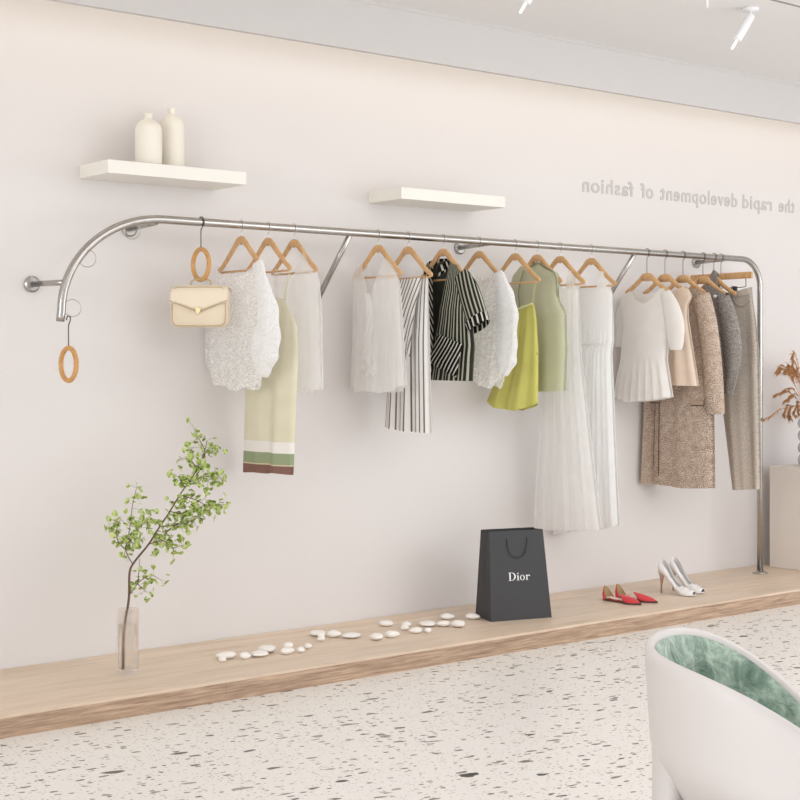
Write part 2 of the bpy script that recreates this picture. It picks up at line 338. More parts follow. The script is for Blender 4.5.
def bandcol(t, v):
    sp = t.add('ShaderNodeSeparateXYZ'); t.link(v, sp.inputs[0])
    z = sp.outputs[1]
    base = lin((222, 214, 180))
    c = base
    n = t.noise(v, 8, 2)
    c = t.mix(n, lin((224, 217, 188)), lin((240, 235, 214)))
    for z0, col in ((BZ[0], (248, 244, 238)), (BZ[1], (160, 172, 138)), (BZ[2], (222, 206, 176)), (BZ[3], (140, 106, 96))):
        c = t.mix(t.math('LESS_THAN', z, z0), c, lin(col))
    return c
g = GD['cream']; zb = min(z for z, s in g['L']); BZ = [zb+.172, zb+.120, zb+.068, zb+.062]
M['cream'] = fabric('cream_banded', (0, 0, 0), 1, trans=.1, colf=bandcol)
M['stripe_w'] = fabric('white_black_stripe', (0,0,0), 1, colf=stripes(.026, .74, (246, 243, 240), (112, 106, 106)), trans=.2)
M['stripe_d'] = fabric('white_diagonal_stripe', (0,0,0), 1, colf=stripes(.027, .7, (247, 244, 241), (118, 112, 110), -.28, .01), trans=.2)
M['shirt'] = fabric('black_striped', (0,0,0), 1, colf=stripes(.030, .62, (44, 44, 42), (178, 178, 160), .0, .012), trans=.03)
M['shirt_diag'] = fabric('black_striped_bias', (0,0,0), 1, colf=stripes(.030, .68, (26, 26, 26), (214, 212, 200), -.55), trans=.03)
M['shirt_bias2'] = fabric('black_striped_left', (0,0,0), 1, colf=stripes(.028, .65, (34, 34, 32), (200, 198, 186), .75), trans=.03)
M['shirt_in'] = fabric('black_inside', (74, 74, 66), 1, trans=.02)
def tweed(a, b, c, sc=165):
    def f(t, v):
        n = t.noise(v, sc, 4, .8); n2 = t.noise(v, 26, 3, .6)
        k = t.math('ADD', t.math('MULTIPLY', n, .85), t.math('MULTIPLY', n2, .15))
        return t.ramp(k, [(.40, lin(a)), (.5, lin(b)), (.6, lin(c))])
    return f
M['tweed'] = fabric('brown_tweed', (0,0,0), 1, colf=tweed((122, 98, 82), (186, 164, 146), (236, 222, 208)), trans=.03, bump=.8, weave=250)
M['tweed_dark'] = fabric('tweed_shadow', (96, 76, 64), 1, trans=.0)  # dark brown for shade drawn as lines under flaps and along openings
M['greywool'] = fabric('grey_wool', (0,0,0), 1, colf=tweed((112, 106, 102), (142, 136, 131), (176, 170, 164), 110), trans=.03, bump=.4)
M['trouser'] = fabric('taupe_wool', (0,0,0), 1, colf=tweed((176, 164, 152), (190, 179, 167), (204, 194, 182), 100), trans=.03)
M['bag'] = simple('cream_leather', (232, 217, 192), .4, var=.02, bump=.1, bscale=200)
M['bag_trim'] = simple('cream_leather_edge', (196, 172, 136), .45, var=.02)
M['brass'] = simple('pale_gold', (226, 206, 160), .45, .4)
M['paper'] = simple('black_card', (58, 58, 60), .6, var=.02)
M['paper_side'] = simple('black_card_inner', (36, 34, 35), .6, var=.02)
M['cord'] = simple('black_cord', (40, 40, 42), .45)
M['print'] = simple('white_print', (244, 244, 244), .5)
M['pebble'] = simple('white_stone', (246, 241, 235), .6, var=.03, scale=30, bump=.2, bscale=80)
M['red'] = simple('red_leather', (214, 60, 68), .28, var=.03)
M['insole'] = simple('tan_insole', (176, 152, 112), .55)
M['sock'] = simple('pale_insole', (236, 226, 216), .5)
M['sole'] = simple('dark_sole', (90, 58, 50), .5)
M['pump'] = simple('white_patent', (234, 230, 228), .25, var=.02)
M['pump_in'] = simple('silver_lining', (214, 210, 208), .4, .05)
M['heel'] = simple('bronze_heel', (196, 160, 140), .3, .7)
M['bark'] = simple('twig_bark', (104, 80, 66), .8, var=.2, scale=40)
M['pampas'] = simple('dried_brown_grass', (196, 144, 92), .85, var=.35, scale=25)
M['glassgrey'] = simple('grey_ball_glaze', (186, 188, 194), .15, var=.03)
M['letter'] = simple('grey_wall_letters', (196, 193, 190), .7, var=.0)
M['spot'] = simple('white_lamp_metal', (236, 236, 238), .35)
M['spot_tip'] = simple('lamp_tip', (255, 255, 255), .3, Emission_Strength=.7, Emission_Color=(1, 1, 1, 1))
M['groove'] = simple('groove_shade', (150, 148, 146), .7)
M['shell'] = simple('chair_shell', (212, 206, 203), .45, var=.01)
M['black_rubber'] = simple('black_rubber', (26, 26, 28), .5)
def leafmat():
    t = NT('leaf_green'); v = t.coord()
    f = t.noise(v, 55, 2)
    c = t.ramp(f, [(.36, lin((110, 134, 58))), (.48, lin((184, 204, 118))), (.62, lin((216, 228, 158)))])
    t.link(c, t.b.inputs['Base Color']); t.b.inputs['Roughness'].default_value = .5
    tr = t.add('ShaderNodeBsdfTranslucent'); t.link(c, tr.inputs[0])
    mx = t.add('ShaderNodeMixShader', Fac=.35); t.link(t.b.outputs[0], mx.inputs[1]); t.link(tr.outputs[0], mx.inputs[2])
    t.link(mx.outputs[0], t.n['Material Output'].inputs[0]); return t.m
M['leaf'] = leafmat()
def glassmat(name, ior, tint=(1, 1, 1, 1)):
    t = NT(name)
    gl = t.add('ShaderNodeBsdfGlass', IOR=ior, Roughness=0.0, Color=tint)
    tp = t.add('ShaderNodeBsdfTransparent', Color=tint)
    n = t.noise(t.coord(), 5); t.b.inputs['Roughness'].default_value = .02
    mx = t.add('ShaderNodeMixShader', Fac=.28)
    t.link(tp.outputs[0], mx.inputs[1]); t.link(gl.outputs[0], mx.inputs[2])
    t.link(mx.outputs[0], t.n['Material Output'].inputs[0]); return t.m
M['glass'] = glassmat('clear_glass', 1.3, (1, 1, 1, 1))
M['water'] = glassmat('water', 1.15, (.995, .995, .99, 1))
def velvet():
    t = NT('green_velvet'); v = t.coord()
    n = t.noise(v, 9, 5, .6, dist=1.5); n2 = t.noise(v, 60, 3, .7)
    vo = t.add('ShaderNodeTexVoronoi', Scale=9.0); vo.feature = 'DISTANCE_TO_EDGE'
    wv = t.add('ShaderNodeMixRGB'); wv.inputs[0].default_value = .18
    t.link(v, wv.inputs[1]); t.link(t.noise(v, 6, 3, out='Color'), wv.inputs[2]); t.link(wv.outputs[0], vo.inputs['Vector'])
    cr = t.ramp(vo.outputs['Distance'], [(0, (1, 1, 1, 1)), (.05, (.25, .25, .25, 1)), (.2, (0, 0, 0, 1))])
    f = t.math('ADD', t.math('MULTIPLY', n, .75), t.math('MULTIPLY', n2, .25))
    c = t.ramp(f, [(.34, lin((88, 112, 98))), (.5, lin((132, 156, 140))), (.66, lin((190, 208, 192)))])
    c = t.mix(t.math('MULTIPLY', cr, .45), c, lin((206, 220, 206)))
    t.link(c, t.b.inputs['Base Color']); t.b.inputs['Roughness'].default_value = .8
    t.b.inputs['Sheen Weight'].default_value = .5
    t.bump(n, .6, .03); return t.m
M['velvet'] = velvet()
def terrazzo():
    t = NT('terrazzo_floor'); o = t.coord('Object', (1, 1, 1), (0, 0, rad(10)))
    base = t.mix(t.noise(o, 60, 3), lin((228, 223, 217)), lin((240, 236, 231)))
    def chips(scale, stretch, thr, frac, seed, cols, prev, warp=.25):
        w = t.add('ShaderNodeMapping'); t.link(o, w.inputs[0])
        w.inputs['Scale'].default_value = (1/stretch, 1, 1); w.inputs['Location'].default_value = (seed, seed*.7, 0)
        nz = t.noise(w.outputs[0], scale*1.3, 2, out='Color')
        ad = t.add('ShaderNodeMixRGB'); ad.blend_type = 'ADD'; ad.inputs[0].default_value = warp/scale*2
        t.link(w.outputs[0], ad.inputs[1]); t.link(nz, ad.inputs[2])
        vo = t.add('ShaderNodeTexVoronoi', Scale=scale, Randomness=1.0); vo.feature = 'F1'; vo.distance = 'EUCLIDEAN'
        t.link(ad.outputs[0], vo.inputs['Vector'])
        sp = t.add('ShaderNodeSeparateColor'); t.link(vo.outputs['Color'], sp.inputs[0])
        rthr = t.math('MULTIPLY', sp.outputs[2], thr)
        inside = t.math('LESS_THAN', vo.outputs['Distance'], t.math('ADD', rthr, thr*.35))
        pick = t.math('LESS_THAN', sp.outputs[0], frac)
        cc = t.ramp(sp.outputs[1], cols, 'CONSTANT')
        return t.mix(t.math('MULTIPLY', inside, pick), prev, cc)
    pale = [(0, lin((205, 196, 186))), (.3, lin((186, 176, 166))), (.6, lin((170, 162, 156))), (.85, lin((150, 142, 136)))]
    big = [(0, lin((160, 150, 140))), (.2, lin((126, 118, 110))), (.45, lin((104, 90, 78))), (.65, lin((78, 58, 46))), (.85, lin((42, 36, 34)))]
    c = chips(85, 1.5, .36, .5, 3.1, pale, base)
    c = chips(42, 2.0, .36, .28, 9.2, big, c)
    c = chips(14, 2.3, .25, .50, 17.5, big, c)
    c = chips(21, 2.6, .26, .42, 27.5, big, c)
    t.link(c, t.b.inputs['Base Color']); t.b.inputs['Roughness'].default_value = .38
    return t.m
M['terrazzo'] = terrazzo()

# ------------------------------------------------------------------ mesh helpers
def obj(name, bm, mat, parent=None, smooth=True, weld=0, sub=0, solid=0, bevel=0):
    if weld: bmesh.ops.remove_doubles(bm, verts=bm.verts, dist=weld)
    me = bpy.data.meshes.new(name); bm.to_mesh(me); bm.free()
    if smooth: me.polygons.foreach_set('use_smooth', [True]*len(me.polygons))
    o = bpy.data.objects.new(name, me); COL.objects.link(o)
    me.materials.append(M[mat] if isinstance(mat, str) else mat)
    if parent: o.parent = parent
    if bevel:
        m = o.modifiers.new('bevel', 'BEVEL'); m.width = bevel; m.segments = 3; m.limit_method = 'ANGLE'; m.angle_limit = rad(35)
    if solid:
        m = o.modifiers.new('solid', 'SOLIDIFY'); m.thickness = solid
    if sub:
        m = o.modifiers.new('sub', 'SUBSURF'); m.levels = sub; m.render_levels = sub
    return o
def empty(name, loc=(0, 0, 0), rz=0):
    o = bpy.data.objects.new(name, None); COL.objects.link(o); o.location = loc; o.rotation_euler = (0, 0, rz); o.empty_display_size = .05
    return o
def tag(o, label, cat, group=None, kind=None):
    if label: o['label'] = label
    if cat: o['category'] = cat
    if group: o['group'] = group
    if kind: o['kind'] = kind
    return o
def struct(name, bm, mat, label, cat, **kw):
    o = obj(name, bm, mat, None, **kw); o['kind'] = 'structure'; o['label'] = label; o['category'] = cat; return o
def B(): return bmesh.new()
def box(bm, x0, x1, y0, y1, z0, z1, mat=None):
    vs = [bm.verts.new((x, y, z)) for x in (x0, x1) for y in (y0, y1) for z in (z0, z1)]
    for f in ((0,1,3,2), (4,6,7,5), (0,4,5,1), (2,3,7,6), (0,2,6,4), (1,5,7,3)):
        bm.faces.new([vs[i] for i in f])
    if mat: bmesh.ops.transform(bm, matrix=mat, verts=vs)
    return vs
def tube(bm, pts, r, n=12, cap=True, closed=False, flat=1.0, flatdir=None):
    """sweep a circle (or flattened circle) along points; r number or list"""
    pts = [Vector(p) for p in pts]; N = len(pts)
    rs = r if isinstance(r, (list, tuple)) else [r]*N
    rings = []; prev = None
    for i, p in enumerate(pts):
        if closed: t = pts[(i+1) % N] - pts[i-1]
        else: t = pts[min(i+1, N-1)] - pts[max(i-1, 0)]
        t.normalize()
        if flatdir is not None: u = Vector(flatdir); u = (u - t*u.dot(t)).normalized()
        elif prev is None:
            u = t.orthogonal().normalized()
        else:
            u = prev - t*prev.dot(t)
            u = u.normalized() if u.length > 1e-6 else t.orthogonal().normalized()
        prev = u; w = t.cross(u)
        rings.append([bm.verts.new(p + u*math.cos(2*PI*k/n)*rs[i]*flat + w*math.sin(2*PI*k/n)*rs[i]) for k in range(n)])
    M_ = N if closed else N-1
    for i in range(M_):
        a, b = rings[i], rings[(i+1) % N]
        for k in range(n): bm.faces.new((a[k], a[(k+1) % n], b[(k+1) % n], b[k]))
    if cap and not closed:
        bm.faces.new(rings[0][::-1]); bm.faces.new(rings[-1])
    return rings
def lathe(bm, prof, n=40, c=(0, 0, 0), cap=True):
    rings = [[bm.verts.new((c[0]+r*math.cos(2*PI*k/n), c[1]+r*math.sin(2*PI*k/n), c[2]+z)) for k in range(n)] for r, z in prof]
    for a, b in zip(rings, rings[1:]):
        for k in range(n): bm.faces.new((a[k], a[(k+1) % n], b[(k+1) % n], b[k]))
    if cap: bm.faces.new(rings[0][::-1]); bm.faces.new(rings[-1])
def loft(bm, rings, cap=(True, True), closed=True):
    vs = [[bm.verts.new(p) for p in r] for r in rings]; n = len(vs[0])
    for a, b in zip(vs, vs[1:]):
        for k in range(n if closed else n-1): bm.faces.new((a[k], a[(k+1) % n], b[(k+1) % n], b[k]))
    if cap[0]: bm.faces.new(vs[0][::-1])
    if cap[1]: bm.faces.new(vs[-1])
    return vs
def prism(bm, pts, d0, d1, f=lambda u, v, d: (u, d, v)):
    a = [bm.verts.new(f(u, v, d0)) for u, v in pts]; b = [bm.verts.new(f(u, v, d1)) for u, v in pts]
    n = len(pts)
    bm.faces.new(a); bm.faces.new(b[::-1])
    for i in range(n): bm.faces.new((a[i], b[i], b[(i+1) % n], a[(i+1) % n]))
def smoothpts(pts, k=6):
    pts = [Vector(p) for p in pts]; out = []
    for i in range(len(pts)-1):
        p0, p1, p2, p3 = pts[max(i-1, 0)], pts[i], pts[i+1], pts[min(i+2, len(pts)-1)]
        for j in range(k):
            t = j/k
            out.append(.5*((2*p1)+(p2-p0)*t+(2*p0-5*p1+4*p2-p3)*t*t+(3*p1-p0-3*p2+p3)*t**3))
    out.append(pts[-1]); return out
def interp(p, x):
    if x <= p[0][0]: return p[0][1]
    for (a, b), (c, d) in zip(p, p[1:]):
        if x <= c: return b+(d-b)*(x-a)/(c-a) if c > a else d
    return p[-1][1]

# ------------------------------------------------------------------ setting
bm = B(); box(bm, -4, 14, -11, .15, -.1, 0)
struct('floor', bm, 'terrazzo', 'pale terrazzo floor with dark angular chips', 'floor', smooth=False)
bm = B(); box(bm, -4, 14, 0, .15, 0, 3.4)
struct('wall_back', bm, 'wall', 'off-white plaster wall behind the clothes rail', 'wall', smooth=False)
bm = B(); box(bm, -4, 14, -11, -.45, 3.117, 3.3); box(bm, -4, 14, -.45, 0, 3.3, 3.4)
struct('ceiling', bm, 'ceiling', 'pale grey ceiling', 'ceiling', smooth=False)
bm = B(); box(bm, -4, 14, -.4499, -.42, 2.877, 3.3); box(bm, -4, 14, -.4560, -.4499, 3.105, 3.117)
struct('trim_1', bm, 'fascia', 'white drop fascia hiding the warm cove light', 'trim', smooth=False)
bm = B(); box(bm, 5.3, 14, -1.675, -1.655, 3.1165, 3.1185)
struct('trim_2', bm, 'groove', 'narrow grey strip painted as the shade of a ceiling groove', 'trim', smooth=False)  # flat grey strip; the groove's shade is put into its colour

plat = empty('display_platform', (0, 0, 0))
tag(plat, 'long low oak platform running along the white wall under the clothes rail', 'platform')
bm = B(); box(bm, -3.8, 10.5, -.79, -.003, .074, .086); obj('top_board', bm, 'oak_top', plat, smooth=False)
bm = B()
x = -3.8
while x < 10.5:
    x2 = min(x+2.35, 10.5); box(bm, x+.0006, x2-.0006, -.792, -.765, 0, .0745); x = x2
obj('front_board', bm, 'oak_front', plat, smooth=False)

def shelf(x0, label):
    bm = B(); box(bm, x0, x0+.705, -.27, 0, 2.219, 2.277)
    tag(obj('wall_shelf', bm, 'shelf', smooth=False, bevel=.002), label, 'shelf', 'floating wall shelves')
shelf(2.98, 'white floating wall shelf carrying two cream bottle vases')
shelf(4.60, 'empty white floating wall shelf above the middle of the clothes rail')
def bottle(x, y, r, h, label):
    bm = B()
    nk = .28*r
    prof = [(r*.6, 0), (r*.93, .004), (r, .014), (r, h*.66), (r*.97, h*.73), (r*.85, h*.79), (r*.6, h*.85), (nk*1.3, h*.885), (nk, h*.91), (nk, h*.965), (nk*1.25, h*.985), (nk*1.25, h), (nk*.8, h), (nk*.75, h*.9)]
    lathe(bm, prof); tag(obj('bottle_vase', bm, 'ceramic'), label, 'vase', 'bottle vases on the left shelf').location = (x, y, 2.277)
bottle(3.235, -.165, .060, .236, 'shorter matt cream bottle vase, nearer one on the wall shelf')
bottle(3.385, -.11, .057, .285, 'taller matt cream bottle vase behind the shorter one on the shelf')

# ------------------------------------------------------------------ clothes rail
rail = empty('clothes_rail', (7.478, RAILY, .086))
tag(rail, 'long brushed steel wall-mounted clothes rail with curved left end and floor post', 'clothes rail')
def rl(p): return (p[0]-7.478, p[1]-RAILY, p[2]-.086)
bm = B()
pts = [(2.768, 1.575), (2.770, 1.598)]
for k in range(0, 25):
    a = PI - (PI/2)*k/24
    pts.append((3.26+.487*math.cos(a), 1.62+.415*math.sin(a)))
pts += [(3.4+i*.4, RAILZ) for i in range(10)]
cr = .17
for k in range(13):
    a = PI/2*(1-k/12); pts.append((7.478-cr+cr*math.cos(a), RAILZ-cr+cr*math.sin(a)))
pts += [(7.478, 1.4), (7.478, .8), (7.478, .09)]
pts3 = [rl((x, RAILY, z)) for x, z in pts]
tube(bm, pts3, RR, 20, flatdir=(0, 1, 0))
obj('rail_tube', bm, 'steel', rail)
bm = B(); lathe(bm, [(.048, 0), (.048, .006), (.03, .01), (.022, .02)], c=(0, 0, 0)); obj('floor_flange', bm, 'steel', rail)
def bracket(x, z, xr=None, zr=None):
    zr = z if zr is None else zr
    bm = B(); tube(bm, [rl((x, -.004, z)), rl((xr or x, RAILY, zr))], .0125, 14); o = obj('wall_bracket', bm, 'steel', rail)
    bm = B(); tube(bm, [rl((x, 0, z)), rl((x, -.012, z)), rl((x, -.018, z))], [.036, .036, .028], 28); obj('wall_disc', bm, 'steel', o, smooth=False)
bracket(2.752, 1.742, xr=2.80, zr=1.742); bracket(3.225, 2.008, zr=2.02); bracket(5.215, 2.018, zr=2.03); bracket(7.165, 2.021, zr=2.03)
for x in (4.30, 6.34):
    bm = B(); tube(bm, [rl((x, RAILY, RAILZ)), rl((x-.03, 0, 1.70))], .014, 16); obj('diagonal_brace', bm, 'steel', rail)

def wire_ring(x, z, label):
    bm = B(); r = .036
    tube(bm, [(r*math.cos(a*PI/16), 0, r*math.sin(a*PI/16)) for a in range(32)], .0016, 6, closed=True)
    o = obj('wire_ring', bm, 'steel'); o.location = (x, RAILY-.018, z); o.rotation_euler = (0, 0, rad(-25))
    tag(o, label, 'ring', 'wire rings on the curved rail end')
wire_ring(2.884, 1.845, 'thin silver wire ring halfway up the curved rail end')
wire_ring(2.815, 1.632, 'thin silver wire ring at the lowest end of the curved rail')
wire_ring(3.097, 1.975, 'thin silver wire ring near the top of the rail curve')

# ------------------------------------------------------------------ hangers (local x faces the room, z up, origin on the rail axis)
def hookpts(r=.023, stem=.05, open_=210):
    pts = []
    for k in range(15):
        a = rad(open_) - rad(open_+40)*k/14 if False else rad(200-250*k/14)
        pts.append((r*math.cos(a), 0, r*math.sin(a)))
    pts += smoothpts([pts[-1], (.006, 0, -r*1.0-.004), (0, 0, -r-.014), (0, 0, -stem)], 4)[1:]
    return pts
def arms(bm, tipx, tipz, apexz, w, th, left=True, flattop=.0):
    """curved wooden shoulder yoke as swept rounded bar"""
    ctr = smoothpts([(-tipx, 0, tipz+.006), (-tipx*.72, 0, tipz*.72+apexz*.28), (-tipx*.36, 0, tipz*.3+apexz*.7-.004), (-tipx*.13-flattop, 0, apexz-.012), (0, 0, apexz-.009),
                     (tipx*.13+flattop, 0, apexz-.012), (tipx*.36, 0, tipz*.3+apexz*.7-.004), (tipx*.72, 0, tipz*.72+apexz*.28), (tipx, 0, tipz+.006)], 6)
    n = len(ctr); rs = []
    for i in range(n):
        t = abs(i/(n-1)*2-1); rs.append(w*(1.08-.36*t+.18*max(0, 1-t*3)) if t < .97 else w*.5)
    tube(bm, ctr, rs, 14, flat=th/w, flatdir=(0, 1, 0))
def hangerA(x, label, yaw=0, pale=False, bar=True):
    h = empty('wooden_hanger', (x, RAILY, RAILZ), rad(-90+yaw))
    bm = B(); tube(bm, hookpts(.0228, .075), .0016, 8); obj('hook', bm, 'hook', h)
    bm = B(); arms(bm, .19, -.212, -.062, .0165, .0085); obj('shoulder_yoke', bm, 'hanger', h)
    bm = B(); tube(bm, [(-.168, 0, -.212), (0, 0, -.212), (.168, 0, -.212)], .0052, 10); obj('cross_bar', bm, 'hanger', h)
    tag(h, label, 'hanger', 'wooden hangers on the rail'); return h
def hangerB(x, label, yaw=0):
    h = empty('wooden_hanger', (x, RAILY, RAILZ), rad(-90+yaw))
    bm = B(); tube(bm, hookpts(.0228, .135), .0019, 8); obj('hook', bm, 'steel_dark', h)
    bm = B(); arms(bm, .165, -.235, -.128, .0165, .010, flattop=.008)
    box(bm, -.026, .026, -.008, .008, -.165, -.126); obj('shoulder_yoke', bm, 'hanger', h)
    tag(h, label, 'hanger', 'wooden hangers on the rail'); return h
HN = {'lace1': 'curved wooden hanger carrying the white lace blouse beside the handbag',
      'cream': 'curved wooden hanger holding the cream dress with the banded hem',
      'sheer1': 'curved wooden hanger under the sheer white top beside the first diagonal brace',
      'sheer2': 'curved wooden hanger under the sheer white V-neck top',
      'stripeset': 'curved wooden hanger above the white and black striped set',
      'shirt': 'curved wooden hanger inside the dark striped shirt',
      'lace2': 'curved wooden hanger carrying the lace blouse beside the dark striped shirt',
      'lime': 'curved wooden hanger holding the lime camisole by its strap',
      'vest': 'curved wooden hanger inside the sage green waistcoat',
      'dress1': 'curved wooden hanger of the long white dress behind the sage waistcoat',
      'dress2': 'curved wooden hanger of the pleated white dress next to the second brace',
      'peplumtop': 'square-necked wooden hanger of the white peplum top',
      'beige': 'square-necked wooden hanger of the beige sleeveless top',
      'coat': 'square-necked wooden hanger of the brown tweed coat',
      'jacket': 'square-necked wooden hanger of the dark grey wool jacket'}
for k in ('lace1', 'cream', 'sheer1', 'sheer2', 'stripeset', 'shirt', 'lace2', 'lime', 'vest', 'dress1', 'dress2'): hangerA(GD[k]['x'], HN[k])
for k in ('peplumtop', 'beige', 'coat', 'jacket'): hangerB(GD[k]['x'], HN[k])

# ------------------------------------------------------------------ garments
def garment(key, name, label, cat='clothes'):
    g = GD[key]; o = empty(name, (g['x'], RAILY, 0), rad(-90)); tag(o, label, cat, 'garments hanging on the rail'); return o
def sheet(bm, key, side, T='T', th=.04, folds=(), n=64, m=48, full=None, off=0, seed=0, thtop=.35, hemfl=1.0, crease=0, rng=(0, 1), fstart=0):
    g = GD[key]; fg = GD[full] if full else g
    rnd = random.Random(seed); uvl = bm.loops.layers.uv.verify()
    ph = [rnd.uniform(0, 6.28) for _ in folds]
    grid = []
    wref = max(b[1]-a[1] for a, b in zip((min(g['L'], key=lambda p: p[1]),), (max(g['R'], key=lambda p: p[1]),)))
    zT = max(z for a, z in g[T]); zB = min(z for a, z in g['B'])
    for i in range(n+1):
        a = i/n*(rng[1]-rng[0])+rng[0]; row = []
        zt = interp(g[T], a); zb = interp(g['B'], a)
        for j in range(m+1):
            v = j/m; z = zt+(zb-zt)*v
            gv = (zT-z)/(zT-zB)
            sl, sr = interp(g['L'], z), interp(g['R'], z); s = sl+(sr-sl)*a
            fl, fr = interp(fg['L'], z), interp(fg['R'], z)
            A = min(1, max(0, (s-fl)/max(.01, fr-fl)))
            env = math.sqrt(max(0, 4*A*(1-A)))
            d = side*(th*(thtop+(hemfl-thtop)*min(1, gv*2.5))*env**.8)
            f = 0
            for (k, amp, pw, drift), p in zip(folds, ph):
                f += amp*(max(0, gv-fstart)/(1-fstart))**pw*math.sin(2*PI*k*a+p+drift*gv+.6*math.sin(5*a+p))
            yy = -d+f*(.5+.5*env)+off
            if s < -.2: yy += (s+.2)*.8; s = -.2+(s+.2)*.12
            row.append((bm.verts.new((s, yy, z)), (a*wref, z)))
        grid.append(row)
    for i in range(n):
        for j in range(m):
            q = [grid[i][j], grid[i+1][j], grid[i+1][j+1], grid[i][j+1]]
            f = bm.faces.new([v for v, _ in q])
            for l, (_, uv) in zip(f.loops, q): l[uvl].uv = uv
def body(key, parent, mat, name='body', th=.04, folds=(), **kw):
    bm = B(); sheet(bm, key, 1, 'T', th, folds, **kw); sheet(bm, key, -1, 'TB', th, folds, **kw)
    return obj(name, bm, mat, parent, weld=.0004)
def sleeve(parent, pts, mat, name='sleeve', wave=0, depth=.7, ripple=0, nr=5, off=0, flare=1.0, seed=1, closed_top=True):
    bm = B(); uvl = bm.loops.layers.uv.verify(); rnd = random.Random(seed); ph = rnd.uniform(0, 6)
    P = smoothpts([(s, 0, z) for s, z, w in pts], 6)
    W = [v.x for v in smoothpts([(w, 0, 0) for s, z, w in pts], 6)]
    W = [w*(1+wave*math.sin(i*1.15)+wave*.6*math.sin(i*.6+1)) for i, w in enumerate(W)]
    N = len(P); n = 40; rings = []
    ln = 0
    for i, p in enumerate(P):
        t = (P[min(i+1, N-1)]-P[max(i-1, 0)]).normalized()
        u = Vector((-t.z, 0, t.x));  # in-plane perpendicular
        if u.x < 0: u = -u
        if i: ln += (P[i]-P[i-1]).length
        ring = []
        for k in range(n):
            a = 2*PI*k/n; rr = 1+ripple*(i/(N-1))*math.sin(nr*a+ph+2*i/N)+.4*ripple*math.sin(3*a+i*.35+ph)
            q = p+u*(W[i]*math.cos(a)*rr)+Vector((0, 1, 0))*(W[i]*depth*math.sin(a)*rr+off)
            ring.append((bm.verts.new(q), (abs((a/PI)-1)*W[i]*3.4, p.z)))
        rings.append(ring)
    for a, b in zip(rings, rings[1:]):
        for k in range(n):
            q = [a[k], a[(k+1) % n], b[(k+1) % n], b[k]]
            f = bm.faces.new([v for v, _ in q])
            for l, (_, uv) in zip(f.loops, q): l[uvl].uv = uv
    if closed_top: bm.faces.new([v for v, _ in rings[0]][::-1])
    return obj(name, bm, mat, parent)
def ribbon(parent, pts, w, mat, name='strap', y=0):
    bm = B(); tube(bm, smoothpts([(p[0], y if len(p) < 3 else p[1], p[-1]) for p in pts], 6), w, 8, flat=.35, flatdir=(0, 1, 0)); return obj(name, bm, mat, parent)
def edgeline(parent, pts, w, mat, name, y=0):
    bm = B(); tube(bm, smoothpts(pts, 5), w, 6); return obj(name, bm, mat, parent)

g = garment('lace1', 'lace_blouse', 'white lace blouse with ruffled cap sleeve next to the cream handbag', 'blouse')
body('lace1', g, 'lace_body', th=.05, folds=((3, .008, .8, 1), (7, .008, 1, 2), (13, .004, 1.5, 0)), seed=3)
sleeve(g, GD['lace1']['sleeve'], 'lace', wave=.07, depth=.45, ripple=.16, nr=6, off=-.02)
g = garment('cream', 'strap_dress', 'cream strap dress with white, green and brown bands at the hem', 'dress')
body('cream', g, 'cream', th=.035, folds=((1.5, .016, 1, 0), (3, .006, 1.2, 1)), seed=9)
ribbon(g, [(s, z) for s, z in GD['cream']['strap']], .0035, 'lime_trim')
g = garment('sheer1', 'sheer_top', 'sheer white sleeveless top behind the cream banded dress', 'top')
body('sheer1', g, 'sheer', th=.04, folds=((4, .009, .9, 1), (9, .004, 1, 2)), seed=5)
g = garment('sheer2', 'sheer_top', 'sheer white V-neck sleeveless top in front of the striped set', 'top')
body('sheer2', g, 'sheer', th=.045, folds=((3, .012, .9, 1.5), (8, .006, 1, 3)), seed=6, n=90)
# crumpled front ruffle
bm = B(); uvl = bm.loops.layers.uv.verify()
rnd = random.Random(4); gd = GD['sheer2']; grid = []
for i in range(13):
    row = []
    for j in range(31):
        v = j/30; z = 1.74-.42*v; c = interp(gd['L'], z)*.52+interp(gd['R'], z)*.48
        s = c+(i/12-.5)*(.03+.07*v)+.012*math.sin(v*9)
        row.append(bm.verts.new((s, -.05-.022*math.sin(PI*i/12)-.012*v*math.sin(i*1.9+v*16)-.01*v*math.sin(v*40+i), z)))
    grid.append(row)
for i in range(12):
    for j in range(30):
        f = bm.faces.new((grid[i][j], grid[i+1][j], grid[i+1][j+1], grid[i][j+1]))
        for l, q in zip(f.loops, ((i, j), (i+1, j), (i+1, j+1), (i, j+1))): l[uvl].uv = (q[0]*.01, q[1]*.014)
obj('front_ruffle', bm, 'sheer', g)
g = garment('stripeset', 'striped_dress', 'white strapless set with thin black stripes next to the dark shirt', 'dress')
body('stripeset', g, 'stripe_w', name='skirt', th=.04, folds=((2.5, .016, .6, 0), (5, .007, 1, 1)), seed=12)
bm = B(); sheet(bm, 'peplum', 1, th=.052, folds=((4, .006, 1.5, 1),), full='stripeset', off=-.012, thtop=.8)
obj('peplum_bodice', bm, 'stripe_d', g)
g = garment('shirt', 'striped_shirt', 'black and ivory striped short-sleeved shirt with turned cuff', 'shirt')
bm = B(); sheet(bm, 'shirt', -1, 'TB', .04, ((3, .005, 1, 1),)); obj('back_panel', bm, 'shirt_in', g)
bm = B(); sheet(bm, 'shirtR', 1, 'T', .045, ((3, .005, 1, 1),), full='shirt'); obj('right_front', bm, 'shirt', g)
bm = B(); sheet(bm, 'shirtL', 1, 'T', .045, ((1, .004, 1, 1),), full='shirt', n=16); obj('left_front', bm, 'shirt_bias2', g)
bm = B(); sheet(bm, 'pocket', 1, 'T', .0, (), n=8, m=8, off=-.052); obj('pocket', bm, 'shirt_diag', g, solid=.004)
sleeve(g, GD['shirt']['sleeve'], 'shirt', depth=.55)
